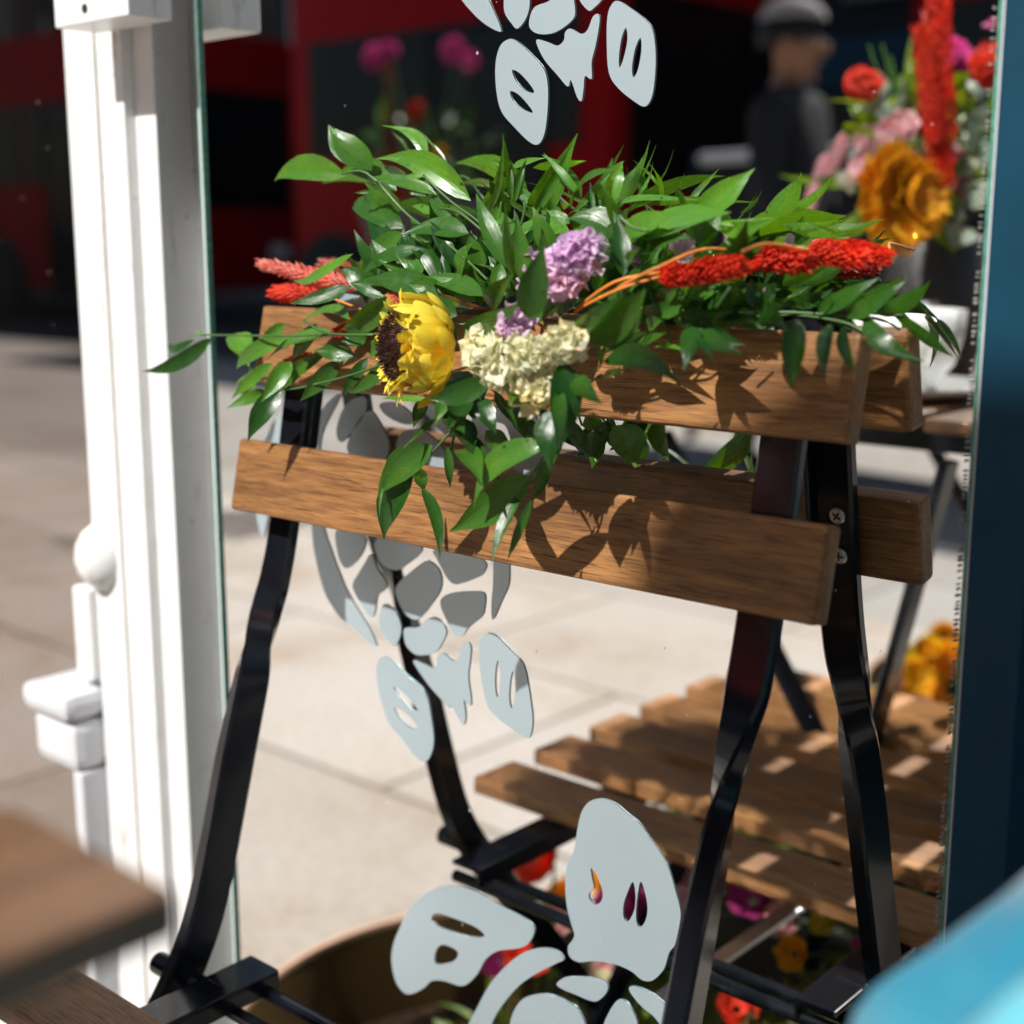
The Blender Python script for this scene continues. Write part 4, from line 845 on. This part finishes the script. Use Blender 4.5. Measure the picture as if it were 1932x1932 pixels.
vseed(1775, 365, 1768, -40, 1.22, 48, M['red'], 'tall scarlet plume', 1.8, 'plume'); vseed(1765, 270, 1738, 55, 1.2, 36, M['red'], 'shorter scarlet plume', 1.4, 'plume')
vseed(1595, 145, 1645, 165, 1.25, 46, M['red']); vseed(1835, 140, 1880, 118, 1.22, 64, M['red'])
vseed(1560, 290, 1512, 435, 1.3, 22, M['pink'], 'drooping pink tassel', 1., 'tassel'); vseed(1600, 250, 1560, 330, 1.3, 24, M['pink'], None, 1, 'tassel')
def vdisc(px, py, d, R, mat, ax, n1=26, n2=22, label=None, nm='flower_head', wf=.40, cup_=.25):
    c = am(px, py, d); ax = ax.normalized(); u = ax.cross(Vector((.1, .2, 1))).normalized(); v = ax.cross(u)
    o = gerbera(bq, c, ax, u, v, R, mat, n1, n2, nm, cup_, wf)
    if label: o['label'] = label
    return o
for q in range(5): vdisc(1692 + q * 9, 375, 1.20 + .006 * q, .051 - .004 * q, M['orange'], Vector((.97, .22, .1)), 64, 58, 'large shaggy orange flower', 'flower_head', .15, random.uniform(-.2, .5))
for px, py, r_ in ((1650, 300, .020), (1675, 260, .018), (1625, 318, .016), (1700, 240, .018), (1640, 265, .014), (1690, 300, .016)): vdisc(px, py, 1.25, r_, M['pink'], Vector((random.uniform(-.5, .5), 1, .4)))
vdisc(1780, 125, 1.3, .030, M['magenta'], Vector((0, 1, .5))); vdisc(1815, 160, 1.3, .026, M['magenta'], Vector((-.3, 1, .3)))
vdisc(1888, 50, 1.25, .016, M['magenta'], Vector((0, .3, 1))); vdisc(1790, 330, 1.3, .03, M['pink'], Vector((0, 1, 0)))
mb = MB()
for k in range(26):
    e = am(random.uniform(1620, 1880), random.uniform(80, 380), 1.3); mb.tube([pb + Vector((random.uniform(-.02, .02), random.uniform(-.02, .02), .03)), (top + e) / 2, e], .0014, 5)
mb.build('stalks', M['stem'], bq)

# ---------------------------------------------------------------- planters
def planter(cx, cy, R, zr, seed, label, heads, bl):
    random.seed(seed); c = W(cx, cy, -.827); H = zr + .827
    t = thing('planter', c, label, 'planter')
    m = MB(); m.lathe(c, [(.0001, .001), (R * .94, .001), (R * .97, .012), (R, H - .004), (R - .005, H - .004), (R * .955, .02), (.0001, .018)], 72); m.build('bowl_wall', M['olive'], t, True, True)
    m = MB(); m.lathe(c, [(R - .006, H - .0038), (R + .0015, H - .0038), (R + .0015, H + .002), (R - .006, H + .002), (R - .006, H - .0038)], 72); m.build('bowl_rim', M['rim'], t, True, True)
    m = MB(); vs = []; fs = []; n = 26
    m.lathe(c, [(.0001, H * .30), (R * .5, H * .28), (R * .94, H * .22)], 40); m.build('soil', M['soil'], t)
    x0, y0, sx, sy = bl
    lm = MB(); bm_ = MB()
    for k in range(520):
        a = random.uniform(0, 6.283); q = math.sqrt(random.random()); p = c + Vector((x0 + sx * q * math.cos(a), y0 + sy * q * math.sin(a), H * .3 + random.uniform(0, .09)))
        dd = Vector((math.cos(a) * q, math.sin(a) * q, .8)) + rv(.6); tgt = lm if random.random() < .5 else bm_
        tgt.leaf(p, p + dd.normalized() * random.uniform(.02, .055), random.uniform(.008, .02), (Vector((0, 0, 1)) + rv(.7)), .1, 0, .2, random.random(), 5)
    lm.build('foliage', M['limeleaf'], t, True); bm_.build('bronze_foliage', M['bronzeleaf'], t, True)
    for (hx, hy, hz, mk, R2) in heads:
        p = W(hx, hy, hz); ax = (Vector((0, .8, .7)) + rv(.4)).normalized(); u = ax.cross(Vector((1, .2, .1))).normalized(); v = ax.cross(u)
        mb_ = MB(); mb_.tube([Vector((p.x + random.uniform(-.03, .03), p.y, c.z + H * .25)), p - ax * .01], .0015, 5)
        o = gerbera(t, p, ax, u, v, R2, M[mk], 18, 16, 'flower_head', .5); mb_.build('stalk', M['stem'], o)
    return t
def vz(px, py, z):
    r = ray(px, py); v = r * (z / r.z); return (v.x, 2 * MY - v.y, z)
H1 = [(*vz(px, py, z), mk, r) for px, py, z, mk, r in ((1030, 1625, -.55, 'red', .035), (1010, 1790, -.58, 'red', .030), (1075, 1700, -.60, 'orange', .026), (1115, 1690, -.58, 'orange', .024), (1185, 1725, -.56, 'magenta', .034), (1215, 1730, -.58, 'magenta', .026),
      (950, 1810, -.62, 'magenta', .022), (1050, 1740, -.6, 'pink', .022), (1270, 1640, -.56, 'pink', .03), (1310, 1625, -.55, 'pink', .024), (1260, 1790, -.6, 'magenta', .024), (1160, 1830, -.62, 'pink', .022), (1130, 1870, -.63, 'cream', .020), (1390, 1905, -.56, 'red', .018))]
planter(-.74, .269, .26, -.70, 51, 'wide olive planter bowl with copper rim, flowers massed under the near bistro chair', H1, (.10, -.05, .17, .19))
def trough(name, cx, cy, sx, sy, zt, n, th, label, lab2):
    t = thing(name, W(cx, cy, -.827), label, 'planter'); h = zt + .827
    BX('trough', M['potdark'], W(cx, cy, -.827 + h / 2), (sx, sy, h), t, .004)
    lm = MB(); bm_ = MB()
    for k in range(n):
        p = W(cx + random.uniform(-.5, .5) * sx * 1.15, cy + random.uniform(-.5, .5) * sy * 1.1, zt + random.uniform(-.01, th))
        (lm if noise.noise(p * 14) > .08 else bm_).leaf(p, p + (Vector((0, 0, .6)) + rv(1)).normalized() * random.uniform(.008, .024), random.uniform(.004, .010), Vector((0, 0, 1)) + rv(.9), .1, 0, .2, random.random(), 3)
    lm.build('green_' + lab2, M['limeleaf'], t, True); bm_.build('brown_' + lab2, M['bronzeleaf'], t, True); return t
random.seed(9)
trough('moss_planter', -.405, .225, .14, .17, -.625, 2600, .06, 'small dark box of brown and green moss behind the right leg of the bistro chair', 'moss')
ft = trough('flower_trough', -.56, -.08, .44, .26, -.62, 5200, .10, 'long dark trough of flowers under the cafe table, beyond the chair seat', 'foliage')
for px, py, mk, r in ((1310, 1640, 'pink', .026), (1345, 1655, 'cream', .022), (1420, 1700, 'magenta', .022), (1480, 1740, 'pink', .018), (1560, 1735, 'yellow', .016), (1400, 1660, 'coral', .02), (1640, 1800, 'magenta', .016), (1290, 1720, 'pink', .022), (1500, 1800, 'orange', .016)):
    p = W(*vz(px, py, -.54)); ax = (Vector((0, .9, .6)) + rv(.3)).normalized(); u = ax.cross(Vector((1, .2, .1))).normalized(); v = ax.cross(u)
    o = gerbera(ft, p, ax, u, v, r, M[mk], 18, 16, 'flower_head', .5); mb_ = MB(); mb_.tube([Vector((p.x, min(p.y, -MY + .04), .215)), p - ax * .01], .0015, 5); mb_.build('stalk', M['stem'], o)
H2 = [(*vz(px, py, z), mk, r) for px, py, z, mk, r in ((1755, 1240, -.50, 'yellow', .03), (1722, 1285, -.48, 'pink', .03), (1800, 1300, -.46, 'orange', .06), (1745, 1352, -.44, 'pink', .022), (1660, 1325, -.5, 'cream', .02), (1790, 1210, -.52, 'orange', .03))]
planter(-.62, -.80, .30, -.62, 52, 'second olive planter with orange and pink flowers beyond the cafe table', H2, (.05, -.02, .2, .2))

# ---------------------------------------------------------------- the street, behind the camera and seen in the mirror
def wheel(parent, x, y, r, z0=-.115):
    m = MB(); m.lathe((0, 0, 0), [(r * .62, -.11), (r * .95, -.12), (r, -.08), (r, .08), (r * .95, .12), (r * .62, .11)], 40)
    m.v = [(x + v[0], y + v[2], z0 + r + v[1]) for v in m.v]; t = m.build('wheel', M['tyre'], parent, True)
    m = MB(); m.lathe((0, 0, 0), [(.001, .06), (r * .2, .09), (r * .3, .05), (r * .62, .10)], 30); m.v = [(x + v[0], y + v[2], z0 + r + v[1]) for v in m.v]; m.build('rim', M['potdark'], t, True)
def bus(x0, x1, y0, label, H=3.35):
    y1 = y0 - 2.5; zb = -.115
    t = thing('bus', ((x0 + x1) / 2, (y0 + y1) / 2, zb), label, 'bus', 'red buses on the road')
    m = MB(); m.box(((x0 + x1) / 2, (y0 + y1) / 2, zb + .35 + (H - .35) / 2), (x1 - x0, 2.5, H - .35), None, .14); m.build('body', M['busred'], t, True, True)
    n = max(3, int((x1 - x0) / 1.75)); w = (x1 - x0 - .5) / n
    for k in range(n):
        a = x0 + .25 + k * w
        m = MB(); m.box((a + w / 2, y0 + .004, zb + 2.08), (w - .07, .03, .92), None, .01); m.build('window', M['busglass'], t)
    m = MB(); m.box((x1 + .004, (y0 + y1) / 2, zb + 2.0), (.03, 2.15, 1.35), None, .01); m.build('windscreen', M['busglass'], t)
    for k in (0, 1):
        m = MB(); m.box((x1 + .004, y0 - .35 - 1.8 * k, zb + .82), (.05, .28, .18), None, .02); m.build('headlight', M['lampglass'], t)
    m = MB(); m.box((x1 - .35, y0 + .012, zb + .85), (.16, .03, .16), None, .02); m.build('side_lamp', M['lampglass'], t)
    m = MB(); m.box((x1 - 1.15, y0 + .006, zb + 1.42), (1.15, .04, 2.2), None, .05); m.build('door', M['busglass'], t)
    for x in (x0 + 1.6, x1 - 2.9):
        m = MB(); m.lathe((0, 0, 0), [(.01, 0), (.56, 0), (.56, .02), (.01, .02)], 40); m.v = [(x + v[0], y0 + v[2], zb + .46 + v[1]) for v in m.v]; m.build('wheel_arch', M['tyre'], t)
        wheel(t, x, y0 - .02, .46)
    return t
bus(-9.45, -6.0, -7.3, 'short red bus with dark windows nearest the kerb')
bus(-24, -13.6, -8.4, 'long red bus far to the left, beyond the white pilaster in the reflections')
bus(-4.6, 5.5, -8.8, 'second red bus further out on the road, ahead of the first', 3.3)
def car(x0, y0, mat, label, ln=4.2):
    zb = -.115; t = thing('car', (x0, y0, zb), label, 'car', 'cars on the road')
    prof = [(0, .35), (.0, .72), (.25, .86), (1.0, .95), (1.65, 1.38), (2.9, 1.42), (3.6, 1.05), (4.15, .98), (4.2, .4)]
    vs = []; fs = []; n = len(prof)
    for y in (0, -1.7):
        ins = .0
        for px, pz in prof: vs.append((x0 + px * ln / 4.2, y0 + y + (-.14 if y == 0 else .14) * (pz > 1.1), zb + pz))
    fs.append(tuple(range(n))); fs.append(tuple(range(2 * n - 1, n - 1, -1)))
    for k in range(n): fs.append((k, n + k, n + (k + 1) % n, (k + 1) % n))
    m = MB(); m.add(vs, fs); m.build('body', mat, t)
    m = MB(); q = [(1.12, .99), (1.7, 1.34), (2.86, 1.37), (3.4, 1.06)]
    m.add([(x0 + a * ln / 4.2, y0 + .012 - .14 * (b - .95) / .45 - .0, zb + b) for a, b in q], [(0, 1, 2, 3)]); m.build('window', M['busglass'], t)
    for x in (.85, 3.35): wheel(t, x0 + x * ln / 4.2, y0 - .02, .32)
    for x in (.02, ln - .02): m = MB(); m.box((x0 + x, y0 - .25, zb + .75), (.06, .4, .12), None, .02); m.build('tail_lamp' if x > 1 else 'headlight', M['tail'] if x > 1 else M['lampglass'], t)
    return t
car(-12.4, -6.0, M['carpaint'], 'blue grey car in the near lane at the far left') if False else None
car(-22.0, -6.1, M['carpaint'], 'blue grey car in the near lane, far left in the reflections')
car(-27.5, -6.3, M['busred'], 'dark red car behind the blue grey one')
# buildings across the road
def building(x0, x1, y, H, mat, label, bays, storeys):
    t = thing('building', ((x0 + x1) / 2, y - 4, 0), label, 'building', 'terrace across the road')
    BB('wall', mat, x0, x1, y - 8, y, -.3, H, t)
    BB('cornice', M['stone'], x0 - .05, x1 + .05, y + .002, y + .35, H - .6, H - .2, t)
    w = (x1 - x0) / bays
    for s_ in range(storeys):
        for b in range(bays):
            xa = x0 + w * (b + .5); z = 3.9 + s_ * 3.1
            if z + 1.8 > H - .7: continue
            f = BX('window', M['busglass'], (xa, y + .03, z + .9), (1.1, .05, 1.7), t)
            BX('sill', M['stone'], (xa, y + .08, z + .0), (1.4, .16, .10), f); BX('frame', M['white'], (xa, y + .07, z + .9), (.06, .03, 1.68), f)
    for b in range(bays // 2 + 1):
        wa = (x1 - x0) / (bays // 2 + 1); f = BB('shop_front', M['busglass'], x0 + wa * b + .2, x0 + wa * (b + 1) - .2, y + .003, y + .10, .5, 2.7, t)
        BB('fascia', M['navy'] if b % 2 else M['coat'], x0 + wa * b + .1, x0 + wa * (b + 1) - .1, y + .003, y + .2, 2.75, 3.4, f)
building(-46, -30, -16.4, 11.0, M['stone'], 'pale stone terrace at the far left across the road', 6, 2)
building(-29.9, -16, -16.4, 10.2, M['brick'], 'dark brick terrace across the road, second from the left', 5, 2)
building(-15.9, -4, -16.4, 11.2, M['coat'], 'black painted terrace across the road, third from the left', 4, 2)
building(-3.9, 12, -16.4, 10.4, M['brick'], 'dark brick terrace across the road at the right', 5, 2)
# unseen lamp-shaped blocker added behind the camera to shadow the chair's right end
ps = thing('shadow_caster', W(-.20, -1.03, -.827), 'added unseen light blocker, a black disc on a pole behind the viewer, shading the chair', 'shadow caster')
m = MB(); m.lathe(W(-.245, -.975, 1.40), [(.0001, .13), (.04, .125), (.06, .10), (.15, .02), (.168, .0), (.168, -.006), (.0001, -.004)], 48); m.build('caster_disc', M['black'], ps, True, True)
m = MB(); m.lathe(W(-.245, -.975, 1.34), [(.0001, -.03), (.05, -.02), (.07, .02), (.06, .054), (.0001, .054)], 32); m.build('caster_globe', M['china'], ps, True)
m = MB(); m.tube([W(.02, -1.10, -.80), W(.02, -1.10, 1.45), W(-.03, -1.08, 1.56), W(-.15, -1.01, 1.61), W(-.245, -.975, 1.525)], .022, 14); m.build('pole', M['black'], ps, True)
m = MB(); m.lathe(W(.02, -1.10, -.827), [(.0001, 0), (.12, 0), (.12, .03), (.05, .16), (.0001, .16)], 28); m.build('base', M['black'], ps, True, True)
# people on the pavement
def person(x, y, h, face, label, hat=True, group=None, coat='coat'):
    k = h / 1.72; o = D.meshes.new('person'); J = [((0, 0, .93), .15), ((0, 0, 1.12), .135), ((0, 0, 1.34), .185), ((0, 0, 1.45), .11), ((0, .01, 1.51), .066), ((0, .02, 1.59), .100), ((0, .02, 1.67), .092),
        ((.20, 0, 1.38), .085), ((.27, .03, 1.10), .062), ((.22, .16, .90), .036), ((.21, .22, .86), .030), ((-.20, 0, 1.38), .085), ((-.27, .02, 1.10), .062), ((-.24, .10, .88), .036), ((-.24, .13, .81), .030),
        ((.10, 0, .84), .095), ((.11, .05, .48), .066), ((.11, 0, .09), .045), ((.11, .14, .045), .035), ((-.10, 0, .84), .095), ((-.11, -.02, .48), .066), ((-.11, -.10, .09), .045), ((-.11, .04, .045), .035)]
    E_ = [(0, 1), (1, 2), (2, 3), (3, 4), (4, 5), (5, 6), (2, 7), (7, 8), (8, 9), (9, 10), (2, 11), (11, 12), (12, 13), (13, 14), (0, 15), (15, 16), (16, 17), (17, 18), (0, 19), (19, 20), (20, 21), (21, 22)]
    o.from_pydata([tuple(c * k for c in j[0]) for j in J], E_, []); ob = D.objects.new('person', o); COL.objects.link(ob)
    ob.modifiers.new('skin', 'SKIN'); sv = o.skin_vertices[0].data
    for i, j in enumerate(J): sv[i].radius = (j[1] * k, j[1] * k)
    sv[0].use_root = True; ob.modifiers.new('sub', 'SUBSURF').levels = 2
    dg = bpy.context.evaluated_depsgraph_get(); me = D.meshes.new_from_object(ob.evaluated_get(dg)); me.name = 'person'
    D.objects.remove(ob); me.materials.clear(); me.materials.append(M[coat]); me.materials.append(M['skin'])
    for p in me.polygons:
        p.use_smooth = True; c = p.center / k
        if c.z > 1.475 or (abs(c.x) > .20 and c.z < .90 and c.z > .74): p.material_index = 1
    b = D.objects.new('person', me); COL.objects.link(b); b.location = (x, y, 0); b.rotation_euler.z = face
    R = Matrix.Rotation(face, 3, 'Z')
    def P(v): return Vector((x, y, 0)) + R @ (Vector(v) * k)
    def ell(name, c, r, mat, lo=-1.1, parent=b):
        bm = bmesh.new(); bmesh.ops.create_uvsphere(bm, u_segments=24, v_segments=16, radius=1)
        bmesh.ops.delete(bm, geom=[v for v in bm.verts if v.co.z < lo], context='VERTS')
        m = MB(); m.add([P((c[0] + v.co.x * r[0], c[1] + v.co.y * r[1], c[2] + v.co.z * r[2])) for v in bm.verts], [[v.index for v in f.verts] for f in bm.faces]); bm.free()
        q = m.build(name, mat, None, True); q.parent = parent; q.matrix_parent_inverse = (Matrix.Translation(b.location) @ Matrix.Rotation(face, 4, 'Z')).inverted(); return q
    ell('hair', (0, -.022, 1.655), (.106, .118, .108), M['hair'], -.55)
    if hat: ell('cap', (0, -.005, 1.71), (.115, .128, .085), M['hat'], -.05)
    ell('nose', (0, .128, 1.605), (.014, .020, .020), M['skin'])
    for s_ in (-1, 1): ell('eye', (s_ * .034, .108, 1.635), (.012, .008, .008), M['hair']); ell('ear', (s_ * .104, .015, 1.615), (.012, .022, .030), M['skin'])
    ell('mouth', (0, .112, 1.56), (.024, .008, .006), M['hair'])
    tag(b, label, 'person', group); return b
hp = atm(1495, 88, 4.7)
person(hp.x, hp.y, hp.z / 1.62 * 1.72, rad(-100), 'person in a dark coat and grey cap standing on the pavement, head turned aside')
# waist-high metal rail behind the person
rl = thing('barrier', (-2.4, -4.3, 0), 'grey metal pavement barrier behind the standing person', 'barrier')
m = MB(); m.tube([(-3.3, -4.35, 1.16), (-1.2, -4.0, 1.16)], .022, 10); m.build('top_rail', M['whiteold'], rl, True)
BX('panel', M['coat'], (-2.25, -4.175, .62), (2.1, .012, .98), rl, 0, Matrix.Rotation(math.atan2(.35, 2.1), 3, 'Z'))
for x, y in ((-3.3, -4.35), (-1.2, -4.0)): m = MB(); m.tube([(x, y, 0), (x, y, 1.19)], .024, 10); m.build('post', M['black'], rl, True)

# small planter of magenta flowers on the barrier side, far off
random.seed(77)
fp = atm(800, 330, 4.6); fs_ = thing('flower_stand', (fp.x, fp.y, 0), 'tall dark pedestal of magenta flowers far off on the pavement', 'flower stand')
m = MB(); m.lathe((fp.x, fp.y, 0), [(.0001, 0), (.2, 0), (.2, .03), (.04, .06), (.03, .60), (.15, .72), (.22, .94), (.20, .945), (.0001, .88)], 40); m.build('pedestal', M['potdark'], fs_, True, True)
mb = MB()
for k in range(60):
    a = random.uniform(0, 6.283); q = math.sqrt(random.random()) * .2; p = Vector((fp.x + q * math.cos(a), fp.y + q * math.sin(a), .92 + random.random() * .3))
    mb.leaf(p, p + (Vector((math.cos(a) * q, math.sin(a) * q, .2)) * 2 + rv(.6)).normalized() * random.uniform(.06, .14), random.uniform(.02, .04), Vector((0, 0, 1)) + rv(.8), .1, 0, .2, random.random() * .3, 5)
mb.build('foliage', M['leaf'], fs_, True)
for px, py, mk, r in ((712, 112, 'magenta', .05), (735, 100, 'magenta', .04), (860, 96, 'magenta', .05), (885, 118, 'magenta', .04), (790, 215, 'red', .045), (830, 300, 'orange', .05)):
    c = atm(px, py, 4.6 + random.uniform(-.1, .1)); ax = (Vector((.3, 1, .3)) + rv(.3)).normalized(); u = ax.cross(Vector((.2, .1, 1))).normalized(); v = ax.cross(u)
    o = gerbera(fs_, c, ax, u, v, r, M[mk], 18, 16, 'flower_head', .5)
    mb = MB(); mb.tube([Vector((fp.x, fp.y, .90)), c - ax * .02], .004, 5); mb.build('stalk', M['stem'], o)
